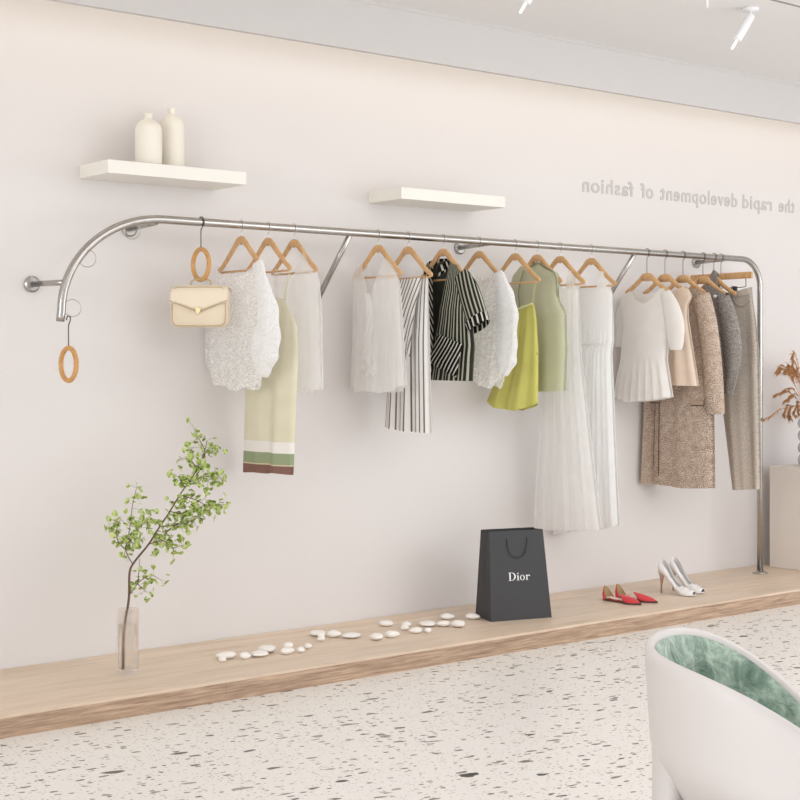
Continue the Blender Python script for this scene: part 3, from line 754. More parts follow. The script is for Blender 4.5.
sleeve(g, GD['shirt']['cuff'], 'shirt_diag', 'cuff', depth=.6, closed_top=False)
# stand collar: band round the hanger neck
bm = B(); uvl = bm.loops.layers.uv.verify()
ring0 = []; zs = GD['shirt']['T']
zc = max(z for a, z in zs)
for k in range(25):
    a = PI*.30+2*PI*.98*k/24 if False else rad(-60+ 300*k/24)
    x0 = -.045+.085*math.cos(a); y0 = .03*math.sin(a)
    fr = max(0, -math.sin(a)) if False else 0
    low = abs(k-12)/12
    ring0.append((bm.verts.new((x0, y0-.004, zc-.035-.05*low**2)), bm.verts.new((x0*.92-.002, y0*1.15, zc+.012-.045*low**2)), bm.verts.new((x0*1.12, y0*1.5, zc-.022-.05*low**2))))
for k in range(24):
    for q in range(2):
        f = bm.faces.new((ring0[k][q], ring0[k+1][q], ring0[k+1][q+1], ring0[k][q+1]))
        for l, uv in zip(f.loops, ((k, q), (k+1, q), (k+1, q+1), (k, q+1))): l[uvl].uv = (uv[0]*.014, uv[1]*.02)
obj('collar', bm, 'shirt_diag', g)
g = garment('lace2', 'lace_blouse', 'white lace blouse with scalloped sleeve between the dark shirt and lime camisole', 'blouse')
body('lace2', g, 'lace_body', th=.045, folds=((3, .008, .8, 1), (7, .006, 1, 2)), seed=8)
sleeve(g, GD['lace2']['sleeve'], 'lace', wave=.07, depth=.45, ripple=.14, nr=6, off=-.02, seed=5)
g = garment('lime', 'camisole', 'lime green satin camisole with pale trim hanging by one thin strap', 'top')
body('lime', g, 'lime', th=.035, folds=((2.5, .014, .8, .5), (5, .006, 1, 1)), seed=2)
st = GD['lime']['strap']
ribbon(g, [(s, z) for s, z in st], .0028, 'lime_trim')
ribbon(g, [(s-.012, z) for s, z in st], .0022, 'lime_trim', y=.02)
T = GD['lime']['T']; gd = GD['lime']
edgeline(g, [(interp(gd['L'], z)+(interp(gd['R'], z)-interp(gd['L'], z))*a, -.012-.02*math.sqrt(max(0, 4*a*(1-a))), z+.002) for a, z in T], .006, 'lime_trim', 'neck_trim')
g = garment('vest', 'waistcoat', 'sage green linen waistcoat behind the lime camisole', 'waistcoat')
body('vest', g, 'sage', th=.045, folds=((2, .006, 1, 1), (4, .004, 1, 0)), seed=2)
def ptat(key, a, z, y): gd = GD[key]; l, r_ = interp(gd['L'], z), interp(gd['R'], z); return (l+(r_-l)*a, y, z)
edgeline(g, [ptat('vest', .33, 1.90, -.03), ptat('vest', .31, 1.8, -.044), ptat('vest', .31, 1.7, -.048), ptat('vest', .33, 1.5, -.05), ptat('vest', .35, 1.25, -.05)], .0035, 'sage_dark', 'front_edge')
gd = GD['vest']; bm = B()
tube(bm, smoothpts([(gd['R'][-1][1]*.55, -.02, 1.93), ptat('vest', .97, 1.875, -.018), ptat('vest', .985, 1.80, -.01), ptat('vest', .985, 1.74, -.006), ptat('vest', .995, 1.70, 0)], 6), .004, 8); obj('armhole_binding', bm, 'sage_dark', g)
g = garment('dress1', 'long_dress', 'long sheer white sleeveless dress half hidden behind the pleated white dress', 'dress')
body('dress1', g, 'veil', th=.05, folds=((6, .010, .5, 1), (11, .006, .8, 2)), seed=8, n=90, m=60)
g = garment('dress2', 'pleated_dress', 'long pleated white sleeveless dress with gathered waist, the frontmost white dress', 'dress')
body('dress2', g, 'pleat', th=.055, folds=((12, .009, .5, .15), (5, .012, 1, .5)), seed=8, n=150, m=70, fstart=.2)
bm = B(); gd = GD['dress2']; wz = 1.50
tube(bm, [ptat('dress2', a/20, wz+.004*math.sin(a*2), -.052*math.sqrt(max(0, 4*a/20*(1-a/20)))-.004) for a in range(21)], .004, 8); obj('waist_gather', bm, 'white_fab', g)
g = garment('peplumtop', 'peplum_top', 'off-white short-sleeved knit top with pleated peplum hem', 'top')
body('peplumtop', g, 'knit', th=.055, folds=((8, .016, .7, .1),), seed=3, n=110, hemfl=1.15, fstart=.62)
sleeve(g, GD['peplumtop']['sleeve'], 'knit', depth=.6, ripple=.03)
sleeve(g, GD['peplumtop']['sleeveL'], 'knit', depth=.6, ripple=.03, off=.02)
g = garment('beige', 'sleeveless_top', 'beige sleeveless top with centre seam behind the white peplum top', 'top')
body('beige', g, 'beige', th=.045, folds=((2.5, .008, 1, 1),), seed=3)
edgeline(g, [ptat('beige', .42+.12*k/5, 1.72-.095*k, -.048) for k in range(6)], .002, 'bag_trim', 'centre_seam')
g = garment('coat', 'tweed_coat', 'long brown tweed coat with flap pockets and one sleeve forward', 'coat')
body('coat', g, 'tweed', th=.06, folds=((2, .006, 1, 1), (3.5, .004, 1, 0)), seed=3)
sleeve(g, GD['coat']['sleeve'], 'tweed', depth=.75, ripple=.03, off=-.02, closed_top=True)
for a, z in ((.27, 1.175), (.86, 1.165)):
    p = ptat('coat', a, z, 0); bm = B(); d = -.062*math.sqrt(4*a*(1-a))**.8-.004
    box(bm, p[0]-.045, p[0]+.045, d-.004, d+.006, z-.014, z+.014); obj('pocket_flap', bm, 'tweed', g, smooth=False, bevel=.003)
    bm = B(); box(bm, p[0]-.045, p[0]+.045, d-.0045, d+.006, z-.019, z-.0145); obj('flap_shade', bm, 'tweed_dark', g, smooth=False)  # dark strip drawn as the shade under the pocket flap
edgeline(g, [ptat('coat', .33+.03*(k/5), 1.5-.155*k, -.063) for k in range(6)], .002, 'tweed_dark', 'front_opening')
edgeline(g, [ptat('coat', .28, 1.165-.1*k, -.06) for k in range(5)], .0012, 'tweed_dark', 'front_dart')
g = garment('jacket', 'wool_jacket', 'dark grey wool jacket between the tweed coat and the taupe trousers', 'jacket')
body('jacket', g, 'greywool', th=.05, folds=((2, .006, 1, 1),), seed=3)
sleeve(g, GD['jacket']['sleeve'], 'greywool', depth=.7, ripple=.05, off=-.02)
bm = B(); bmesh.ops.create_uvsphere(bm, u_segments=12, v_segments=8, radius=.012); o = obj('brooch', bm, 'print', g); o.location = ptat('jacket', .72, 1.79, -.055); o.scale = (1.1, .4, .8)
# trousers on clip hanger
g = garment('trousers', 'wool_trousers', 'taupe wool trousers clipped by the waistband at the far right of the rail', 'trousers')
body('trousers', g, 'trouser', name='legs', th=.05, folds=((1.6, .016, .35, 0), (3, .005, 1, 1)), seed=21)
gd = GD['trousers']
bm = B(); wb = [ptat('trousers', k/16, interp(gd['T'], k/16)-.004, 0) for k in range(17)]
loft(bm, [[(x, -.024*math.sqrt(4*k/16*(1-k/16))-.003+dy, z+dz) for k, (x, y, z) in enumerate(wb)] for dy, dz in ((0, .004), (-.003, 0), (-.003, -.034), (0, -.036))], cap=(False, False), closed=False)
obj('waistband', bm, 'trouser', g)
bm = B(); tube(bm, smoothpts([ptat('trousers', .35, 1.86, -.03), ptat('trousers', .42, 1.78, -.045), ptat('trousers', .62, 1.735, -.048), ptat('trousers', .82, 1.735, -.044), ptat('trousers', .97, 1.77, -.025)], 5), .003, 6); obj('pocket_edge', bm, 'greywool', g)
x = GD['trousers']['x']
h = empty('clip_hanger', (x, RAILY, RAILZ), rad(-90)); tag(h, 'straight wooden clip hanger holding the taupe trousers', 'hanger')
bm = B(); tube(bm, hookpts(.0228, .105), .0019, 8); obj('hook', bm, 'steel_dark', h)
bm = B(); box(bm, -.235, .235, -.009, .009, -.135, -.095); obj('wooden_bar', bm, 'hanger', h, bevel=.007, smooth=False)
bm = B(); tube(bm, smoothpts([(.185, 0, -.13), (.187, 0, -.17), (.17, 0, -.185), (0, 0, -.185), (-.17, 0, -.185), (-.187, 0, -.17), (-.185, 0, -.13)], 4), .0025, 8); obj('wire_frame', bm, 'steel_dark', h)
for s in (-.09, .10):
    bm = B(); prism(bm, [(s-.012, -.178), (s+.012, -.178), (s+.015, -.205), (s+.010, -.222), (s-.010, -.222), (s-.015, -.205)], -.014, .014); obj('clip', bm, 'black_rubber', h, smooth=False, bevel=.002)
# scarf over the hanger next to it
x = 7.035
h = hangerB(x, 'wooden hanger draped with a grey scarf in front of the trousers')
sc = empty('grey_scarf', (x, RAILY, RAILZ), rad(-90)); tag(sc, 'small grey scarf folded over the neck of a wooden hanger', 'scarf')
bm = B(); P = [(-.004, .03, -.26), (-.002, .026, -.19), (0, .012, -.11), (0, 0, -.085), (.006, -.014, -.11), (.02, -.028, -.17), (.036, -.03, -.235)]
ws = [.014, .03, .03, .012, .03, .034, .014]
tube(bm, smoothpts(P, 5), [v.x for v in smoothpts([(w, 0, 0) for w in ws], 5)], 12, flat=.25, flatdir=(0, 1, .3)); uvl = bm.loops.layers.uv.verify()
for f in bm.faces:
    for l in f.loops: l[uvl].uv = (l.vert.co.x, l.vert.co.z)
obj('draped_cloth', bm, 'greywool', sc)

# ------------------------------------------------------------------ ring hangers and handbag
def ring_hanger(x, z_hook, stem, label, hz=0):
    h = empty('ring_hanger', (x, RAILY if hz == 0 else RAILY-.018, z_hook), rad(-90+ (8 if hz else 8)))
    bm = B(); r = .0235 if hz == 0 else .014
    pts = [(r*math.cos(rad(200-250*k/14)), 0, r*math.sin(rad(200-250*k/14))) for k in range(15)]
    pts += smoothpts([pts[-1], (.006, 0, -r-.004), (0, 0, -r-.016), (0, 0, -stem)], 4)[1:]
    tube(bm, pts, .0026, 8); obj('hook', bm, 'steel_dark', h)
    R_ = .069; bm = B()
    tube(bm, [(R_*math.cos(a*PI/24)*.82, 0, R_*math.sin(a*PI/24)-stem-R_-.004) for a in range(48)], .0105, 14, closed=True); obj('wooden_ring', bm, 'ring', h)
    tag(h, label, 'hanger', 'ring hangers'); return h
ring_hanger(3.455, RAILZ, .118, 'round wooden ring hanger on the rail holding the cream handbag')
ring_hanger(2.797, 1.585, .118, 'empty round wooden ring hanger dangling from the curved rail end', 1)

BW, BH, BD = .262, .185, .085
bag = empty('handbag', (3.452, RAILY-.005, 1.560), rad(-44)); tag(bag, 'cream leather handbag with envelope flap hanging from the wooden ring', 'handbag')
def rrect(w, h, r, n=6, z0=0):
    p = []
    for cx, cz, a0 in ((w/2-r, z0+h-r, 0), (-w/2+r, z0+h-r, 90), (-w/2+r, z0+r, 180), (w/2-r, z0+r, 270)):
        for k in range(n+1): a = rad(a0+90*k/n); p.append((cx+r*math.cos(a), cz+r*math.sin(a)))
    return p
bm = B()
rings = []
for y, k in ((-BD/2, .93), (-BD/2+.006, .985), (-.02, 1), (.02, 1), (BD/2-.006, .985), (BD/2, .93)):
    rings.append([(px*k, y, (pz-BH/2)*k+BH/2) for px, pz in rrect(BW, BH, .03)])
loft(bm, rings); obj('body', bm, 'bag', bag)
bm = B()   # flap over the top, pointed
fl = []
for i in range(25):
    u = i/24*2-1; drop = .055+.052*(1-abs(u))
    prof = [(BD/2*.95, BH-.012), (BD/2*.6, BH+.001), (0, BH+.006), (-BD/2*.75, BH+.004), (-BD/2-.007, BH-.012)] + [(-BD/2-.009, BH-.012-drop*t/5) for t in range(1, 6)]
    fl.append([(u*(BW/2+.001), y, z-.004*abs(u)**6*3) for y, z in prof])
loft(bm, fl, cap=(False, False), closed=False); obj('flap', bm, 'bag', bag, solid=.004)
bm = B(); tube(bm, [(p/12*2*BW/2-BW/2 if False else (p/12-1)*BW/2, -BD/2-.012, BH-.012-.055-.052*(1-abs(p/12-1))) for p in range(25)], .0022, 6); obj('flap_piping', bm, 'bag_trim', bag)
bm = B(); tube(bm, [(x_*1.0, -BD/2-.001, z_) for x_, z_ in rrect(BW*.93, BH*.93, .028, z0=.006)], .0028, 6, closed=True); obj('front_piping', bm, 'bag_trim', bag)
bm = B(); prism(bm, [(-.014, .012), (0, .018), (.014, .012), (.010, -.006), (0, -.018), (-.010, -.006)], -BD/2-.022, -BD/2-.010); o = obj('clasp', bm, 'brass', bag, smooth=False, bevel=.003); o.location = (0, 0, BH-.012-.107+.006)
bm = B(); tube(bm, smoothpts([(-.045, 0, BH), (-.043, 0, BH+.022), (-.02, 0, BH+.032), (.02, 0, BH+.032), (.043, 0, BH+.022), (.045, 0, BH)], 5), .0042, 8); obj('handle', bm, 'bag_trim', bag)

# ------------------------------------------------------------------ paper bag
pb = empty('paper_bag', (5.035, -.463, .0862)); 

A_, B_, C_ = Vector((5.0234, -.471)), Vector((5.3509, -.5657)), Vector((5.1029, -.252))
wdir = (B_-A_); W_ = wdir.length; ang = math.atan2(wdir.y, wdir.x); D_ = .19; H_ = .40
pb.location = (A_.x, A_.y, .0862); pb.rotation_euler = (0, 0, ang)
tag(pb, 'black paper shopping bag with white printed name standing on the oak platform', 'shopping bag')
bm = B(); W_ = .345
ins, dep = .028, .045
bot = [(0, 0, 0), (W_, 0, 0), (W_, D_, 0), (0, D_, 0)]
H_ = .452
top = [(ins*.35, dep, H_), (W_-ins, dep, H_), (W_-ins, D_-dep, H_), (ins*.35, D_-dep, H_)]
vb = [bm.verts.new(p) for p in bot]; vt = [bm.verts.new(p) for p in top]
ml = bm.verts.new((.026, D_/2, H_)); mr = bm.verts.new((W_-ins-.02, D_/2, H_)); mlb = bm.verts.new((.004, D_/2, .12)); mrb = bm.verts.new((W_-.004, D_/2, .12))
bm.faces.new(vb[::-1])
bm.faces.new((vb[0], vb[1], vt[1], vt[0])); bm.faces.new((vb[2], vb[3], vt[3], vt[2]))
bm.faces.new((vb[3], vb[0], mlb)); bm.faces.new((vb[0], vt[0], ml, mlb)); bm.faces.new((vt[3], vb[3], mlb, ml))
bm.faces.new((vb[1], vb[2], mrb)); bm.faces.new((vt[1], vb[1], mrb, mr)); bm.faces.new((vb[2], vt[2], mr, mrb))
obj('bag_body', bm, 'paper', pb, smooth=False, solid=.0012)
def onface(u, h, o=.0015):   # point on the sloping front face
    n = Vector((0, -H_, dep)).normalized() if False else Vector((0, -H_, dep)).normalized()
    return Vector((u, dep*h/H_, h))+Vector((0, -o, 0))
bm = B(); tube(bm, smoothpts([onface(.105, .412, .002), onface(.108, .377, .006), onface(.122, .335, .008), onface(.16, .315, .008), onface(.2, .332, .008), onface(.218, .377, .006), onface(.222, .412, .002)], 6), .0022, 8); obj('rope_handle', bm, 'cord', pb)
bm = B(); tube(bm, smoothpts([(.105, D_-dep-.004, .40), (.108, D_-dep-.008, .37), (.122, D_-dep-.01, .34), (.16, D_-dep-.01, .325), (.2, D_-dep-.01, .34), (.22, D_-dep-.006, .40)], 6), .0022, 8); obj('rope_handle', bm, 'cord', pb)
# serif lettering
def poly(bm, pts, hw):
    bm.faces.new([bm.verts.new(onface(x, y, .0012)) for x, y in pts])
def rings_(bm, co, ci):
    a = [bm.verts.new(onface(x, y, .0012)) for x, y in co]; b = [bm.verts.new(onface(x, y, .0012)) for x, y in ci]
    n = len(a)
    for i in range(n-1): bm.faces.new((a[i], a[i+1], b[i+1], b[i]))
bm = B(); bx, by = .106, .199; S = .0415
def P2(x, y): return (bx+x*S, by+y*S)
poly(bm, [P2(.14, 0), P2(.32, 0), P2(.32, 1), P2(.14, 1)], 0)
poly(bm, [P2(0, 0), P2(.5, 0), P2(.5, .045), P2(0, .045)], 0); poly(bm, [P2(0, .955), P2(.5, .955), P2(.5, 1), P2(0, 1)], 0)
rings_(bm, [P2(.4+.62*math.cos(rad(t)), .5+.5*math.sin(rad(t))) for t in range(-90, 91, 9)], [P2(.4+.42*math.cos(rad(t)), .5+.455*math.sin(rad(t))) for t in range(-90, 91, 9)])
def serifstem(x, h):
    poly(bm, [P2(x-.075, 0), P2(x+.075, 0), P2(x+.075, h), P2(x-.075, h)], 0)
    poly(bm, [P2(x-.18, 0), P2(x+.18, 0), P2(x+.18, .04), P2(x-.18, .04)], 0)
    poly(bm, [P2(x-.18, h-.05), P2(x, h-.05), P2(x, h), P2(x-.18, h-.02)], 0)
serifstem(1.32, .62); poly(bm, [P2(1.32+.085*math.cos(rad(t)), .82+.085*math.sin(rad(t))) for t in range(0, 360, 30)], 0)
rings_(bm, [P2(1.92+.33*math.cos(rad(t)), .31+.33*math.sin(rad(t))) for t in range(0, 361, 12)], [P2(1.92+.19*math.cos(rad(t)), .31+.285*math.sin(rad(t))) for t in range(0, 361, 12)])
serifstem(2.55, .62)
rings_(bm, [P2(2.78+.2*math.cos(rad(t)), .42+.2*math.sin(rad(t))) for t in range(40, 171, 13)], [P2(2.78+.2*math.cos(rad(t)), .36+.16*math.sin(rad(t))) for t in range(40, 171, 13)])
poly(bm, [P2(2.92+.075*math.cos(rad(t)), .52+.075*math.sin(rad(t))) for t in range(0, 360, 30)], 0)
obj('printed_lettering', bm, 'print', pb, smooth=False)

# ------------------------------------------------------------------ mirrored wall lettering
LX0 = 6.160; LZ = 2.392
lt = empty('wall_lettering', (LX0, -.0005, LZ)); tag(lt, 'mirror-reversed grey sentence about fashion lettered on the white wall', 'lettering')
for wd, u0, u1 in (('fashion', 0, .435), ('of', .50, .61), ('development', .675, 1.41), ('rapid', 1.465, 1.765), ('the', 1.84, 2.01)):
    cu = bpy.data.curves.new('txt', 'FONT'); cu.body = wd; cu.size = .122; cu.extrude = .001; cu.offset = .0021; cu.space_character = 1.12
    to = bpy.data.objects.new('txt', cu); COL.objects.link(to)
    bpy.context.view_layer.update()
    me = bpy.data.meshes.new_from_object(to.evaluated_get(bpy.context.evaluated_depsgraph_get()))
    bpy.data.objects.remove(to)
    xs = [v.co.x for v in me.vertices]; x0, x1 = min(xs), max(xs)
    for v in me.vertices:
        v.co = Vector((u0+(x1-v.co.x)/(x1-x0)*(u1-u0), -v.co.z-.0012, v.co.y))   # mirrored: the sentence runs right to left
    bmx = B(); bmx.from_mesh(me); bmesh.ops.recalc_face_normals(bmx, faces=bmx.faces)
    obj('lettered_word', bmx, 'letter', lt, smooth=False)

# ------------------------------------------------------------------ vase with branch
vx, vy = 3.0, -.412
vs = empty('glass_vase', (vx, vy, .0862)); tag(vs, 'tall clear glass cylinder vase with water on the oak platform', 'vase')
bm = B(); vr, vh = .046, .272
lathe(bm, [(vr-.002, 0), (vr, .003), (vr, vh), (vr-.003, vh), (vr-.003, .022), (vr-.01, .018), (.001, .018)], 48); obj('glass_cylinder', bm, 'glass', vs)
bm = B(); lathe(bm, [(.001, .0185), (vr-.0105, .0185), (vr-.0035, .0225), (vr-.0035, .205), (.001, .205)], 40, cap=False); obj('water', bm, 'water', vs)
br = empty('leafy_branch', (vx, vy, .106)); tag(br, 'tall leafy green branch standing in the glass vase', 'branch')
bm = B(); lv = B(); rnd = random.Random(11)
def dy(k, i, n):
    base = {'main': 0, 'A': -.05, 'A2': -.1, 'A3': .06, 'A4': -.02, 'B': -.05, 'B2': .02, 'B3': -.08, 'Cc': -.1, 'D': .08, 'E': -.09, 'F2': .1, 'G': .07, 'H': -.08, 'I': -.07, 'J': .02, 'K': .02, 'LL': .05}[k]
    return base*i/(n-1)
for k, P in STEM.items():
    n = len(P); pts = []
    for i, p in enumerate(P):
        q = Vector(p)-Vector((vx, vy, .106)); q.y += dy(k, i, n)*.45; pts.append(q)
    if k == 'main':
        d = pts[0].copy(); pts[0] = Vector((-.022, 0, .0)); pts[1].x = max(-.03, min(.03, pts[1].x))
    sp = smoothpts(pts, 6)
    r0, r1 = (.0062, .0014) if k == 'main' else (.0024, .0009)
    tube(bm, sp, [r0+(r1-r0)*i/(len(sp)-1) for i in range(len(sp))], 7)
    if k == 'main': cand = sp[int(len(sp)*.52):]; cnt = 30
    else:
        cand = sp[len(sp)//4:]; cnt = {'A': 30, 'A2': 26, 'A3': 26, 'A4': 14, 'B': 15, 'B2': 4, 'B3': 7, 'Cc': 20, 'D': 34, 'E': 40, 'F2': 34, 'G': 12, 'H': 12, 'I': 16, 'J': 30, 'K': 12, 'LL': 18}[k]
    for _ in range(int(cnt*1.5)):
        c = rnd.choice(cand)+Vector((rnd.gauss(0, .021), rnd.gauss(0, .025), rnd.gauss(-.004, .021)))
        R = Matrix.Rotation(rnd.uniform(0, 6.28), 3, 'Z') @ Matrix.Rotation(rnd.uniform(.1, 1.45), 3, 'X')
        s = rnd.uniform(.010, .0155)
        ol = [lv.verts.new(c+R @ Vector((s*.92*math.cos(t*PI/5)*(1 if True else 0), s*1.08*math.sin(t*PI/5), .2*s*(math.cos(t*PI/5)**2)))) for t in range(10)]
        lv.faces.new(ol)
        # leaf stalk back to the twig
        near = min(cand, key=lambda p: (p-c).length)
        if _ % 2 == 0: tube(bm, [near, (near+c)/2+Vector((0, 0, .004)), c], .0006, 4, cap=False)
obj('stem', bm, 'bark', br); obj('foliage', lv, 'leaf', br, smooth=False)

# ------------------------------------------------------------------ pebbles
random.seed(5)
base = bmesh.new(); bmesh.ops.create_icosphere(base, subdivisions=3, radius=1)
pm = []
for v_ in range(5):
    b2 = base.copy()
    for v in b2.verts:
        c = v.co; f = 1+.10*math.sin(3*c.x+v_*1.7)+.08*math.cos(4*c.y+v_)+.05*math.sin(5*c.x*c.y+v_*2)
        v.co = Vector((c.x*f, c.y*f*(.78+.05*v_), c.z*(1+.08*math.sin(3*c.x+v_)))) 
    me = bpy.data.meshes.new('pebble'); b2.to_mesh(me); b2.free(); me.polygons.foreach_set('use_smooth', [True]*len(me.polygons)); me.materials.append(M['pebble']); pm.append(me)
NPEB = len(PEB)
words = {0: 'large flat white pebble at the vase end of the trail', 1: 'tiny white pebble leaning on the first large pebble', 25: 'white pebble touching the black paper bag at the end of the trail'}
order = ['leftmost', 'second', 'third', 'fourth', 'fifth', 'sixth', 'seventh', 'eighth', 'ninth', 'tenth', 'eleventh', 'twelfth', 'thirteenth', 'fourteenth', 'fifteenth', 'sixteenth', 'seventeenth', 'eighteenth', 'nineteenth', 'twentieth', 'twenty-first', 'twenty-second', 'twenty-third', 'twenty-fourth', 'twenty-fifth', 'twenty-sixth']
rank = {i: r_ for r_, i in enumerate(sorted(range(NPEB), key=lambda i: (PEB[i][0]*.78-PEB[i][1]*.625)))}
for i, (px, py, a, b) in enumerate(PEB):
    o = bpy.data.objects.new('pebble', pm[i % 5]); COL.objects.link(o)
    hz = max(b*.86, .013); w = a*(1.0)
    o.scale = (w, w, hz); z = .0862+hz*.97
    if i == 6: z = .0862+.029*2+.002
    o.location = (px, py, z); o.rotation_euler = (0, 0, random.uniform(-.6, .6)+rad(-39) + (PI if i % 2 else 0))
    if i == 6: o.location = (PEB[5][0]+.004, PEB[5][1], .0862+max(PEB[5][3]*.86, .013)*1.9+hz*.8)
    size = 'large flat' if a > .038 else ('small round' if a < .024 else 'medium rounded')
    lab = words.get(i, '%s white pebble, %s along the trail counted from the vase' % (size, order[rank[i]]))
    if i == 6: lab = 'small flat white pebble lying on top of another pebble'
    tag(o, lab, 'pebble', 'white pebbles scattered on the oak platform')

# ------------------------------------------------------------------ shoes (local x from heel to toe)
def place(root, heel, toe):
    d = Vector(toe)-Vector(heel); root.location = (heel[0], heel[1], .0862); root.rotation_euler = (0, 0, math.atan2(d.y, d.x))
def foot_w(t): # half width of sole along length
    return interp([(0, .026), (.08, .036), (.3, .028), (.45, .028), (.66, .040), (.78, .038), (.9, .024), (1, .004)], t)
def flat(heel, toe, label):
    L = (Vector(toe)-Vector(heel)).length
    s = empty('pointed_flat'); place(s, heel, toe); tag(s, label, 'shoe', 'red pointed flats')
    bm = B(); rings = []
    for i in range(31):
        t = i/30; w = foot_w(t); z = .010+.006*(1-t)
        rings.append([(t*L, -w, .001), (t*L, w, .001), (t*L, w, z), (t*L, -w, z)])
    loft(bm, rings); obj('sole', bm, 'sole', s, smooth=False)
    bm = B(); loft(bm, [[(t/30*L, -foot_w(t/30)*.93, .0175-.005*t/30), (t/30*L, foot_w(t/30)*.93, .0175-.005*t/30)] for t in range(1, 24)], cap=(False, False), closed=False); obj('insole', bm, 'sock', s, smooth=False)
    bm = B(); rings = []   # toe vamp, pointed
    for i in range(15):
        t = .52+.48*i/14; w = foot_w(t)*1.02; h = .030*(1-((t-.52)/.48))**.8+.006
        if i == 0: h *= 1.0
        rings.append([(t*L-(.02*math.cos(k*PI/10-PI/2)**2 if i < 3 else 0)+.03*(1-i/14)*abs(math.cos(k*PI/10))**2-.012, w*math.cos(k*PI/10), .010+h*math.sin(k*PI/10)) for k in range(11)])
    loft(bm, rings, cap=(False, False), closed=False); obj('toe_vamp', bm, 'red', s, solid=.002)
    bm = B(); rings = []   # heel counter, open behind the vamp
    for i in range(17):
        a = rad(100+160*i/16); r_ = .030
        x_ = .036+.044*math.cos(a); y_ = .038*math.sin(a); hh = .070*max(.12, (math.cos(rad(180)-a))**1.2 if math.cos(PI-a) > 0 else .12)
        rings.append([(x_, y_, .008), (x_-.004, y_*1.03, .008+hh*.5), (x_+.002, y_*.86, .008+hh)])
    loft(bm, rings, cap=(False, False), closed=False); obj('heel_counter', bm, 'red', s, solid=.002)
    bm = B(); loft(bm, [[((x_-.032)*.93+.032, y_*.92, z_+.0005) for x_, y_, z_ in r_] for r_ in rings], cap=(False, False), closed=False); obj('heel_lining', bm, 'insole', s)
    bm = B(); tube(bm, smoothpts([(.045, .028, .018), (.09, .027, .012), (L*.5, .031, .016)], 4), .003, 6); obj('side_edge', bm, 'red', s)
    bm = B(); tube(bm, smoothpts([(.045, -.028, .018), (.09, -.027, .012), (L*.5, -.031, .016)], 4), .003, 6); obj('side_edge', bm, 'red', s)
flat((5.985, -.352), (5.995, -.602), 'red pointed flat shoe of the pair, nearer the black paper bag')
flat((6.085, -.352), (6.115, -.612), 'red pointed flat shoe of the pair, nearer the white heels')
def pump(heel, toe, label):
    L = (Vector(toe)-Vector(heel)).length; HH = .118
    s = empty('high_heel'); place(s, heel, toe); tag(s, label, 'shoe', 'white peep-toe heels')
    def zc(t): # underside of sole
        return interp([(0, HH), (.12, HH*.99), (.25, HH*.84), (.4, HH*.52), (.55, HH*.2), (.68, .008), (.8, .002), (1, .006)], t)
    def hw(t): return interp([(0, .02), (.06, .032), (.2, .034), (.4, .030), (.55, .034), (.7, .040), (.85, .038), (.95, .028), (1, .018)], t)
    bm = B(); n = 32
    loft(bm, [[(t/n*L, -hw(t/n), zc(t/n)), (t/n*L, hw(t/n), zc(t/n)), (t/n*L, hw(t/n), zc(t/n)+.005), (t/n*L, -hw(t/n), zc(t/n)+.005)] for t in range(n+1)]); obj('sole', bm, 'pump_in', s)
    def sideh(t): return interp([(0, .072), (.05, .072), (.18, .052), (.35, .032), (.5, .030), (.62, .034), (.70, .04)], t)
    bm = B(); rings = []
    for k in range(49):                       # heel cup and quarters: path round the heel
        u = k/48*2-1; t = abs(u)**1.5*.66
        y_ = hw(t)*(1 if u > 0 else -1)*min(1, abs(u)*5.5)**.6
        rings.append([(t*L-.002*(1-abs(u)), y_, zc(t)+.001), (t*L-.006*(1-abs(u)), y_*1.04, zc(t)+sideh(t)*.5), (t*L+.004*(1-abs(u)), y_*.88, zc(t)+sideh(t))])
    loft(bm, rings, cap=(False, False), closed=False); obj('quarters', bm, 'pump', s, solid=.0018)
    bm = B(); loft(bm, [[(x_+.0015, y_*.93, z_) for x_, y_, z_ in r_] for r_ in rings], cap=(False, False), closed=False); obj('lining', bm, 'pump_in', s)
    bm = B(); rings = []
    for i in range(13):
        t = .62+.36*i/12; w = hw(t)*1.02; h = interp([(.62, .040), (.75, .044), (.88, .034), (.98, .024)], t)
        rings.append([(t*L, w*math.cos(k*PI/12), zc(t)+h*math.sin(k*PI/12)**.8 if 0 < k < 12 else zc(t)) for k in range(13)])
    loft(bm, rings, cap=(False, False), closed=False); obj('peep_toe_vamp', bm, 'pump', s, solid=.002)
    bm = B(); tube(bm, [(.018, 0, HH), (.016, 0, HH*.72), (.014, 0, HH*.4), (.013, 0, .001)], [.020, .010, .0055, .0045], 12, flatdir=(1, 0, 0)); obj('stiletto', bm, 'heel', s)
pump((6.40, -.375), (6.455, -.590), 'white peep-toe high heel of the pair, nearer the red flats')
pump((6.53, -.352), (6.565, -.562), 'white peep-toe high heel of the pair, nearer the steel post')

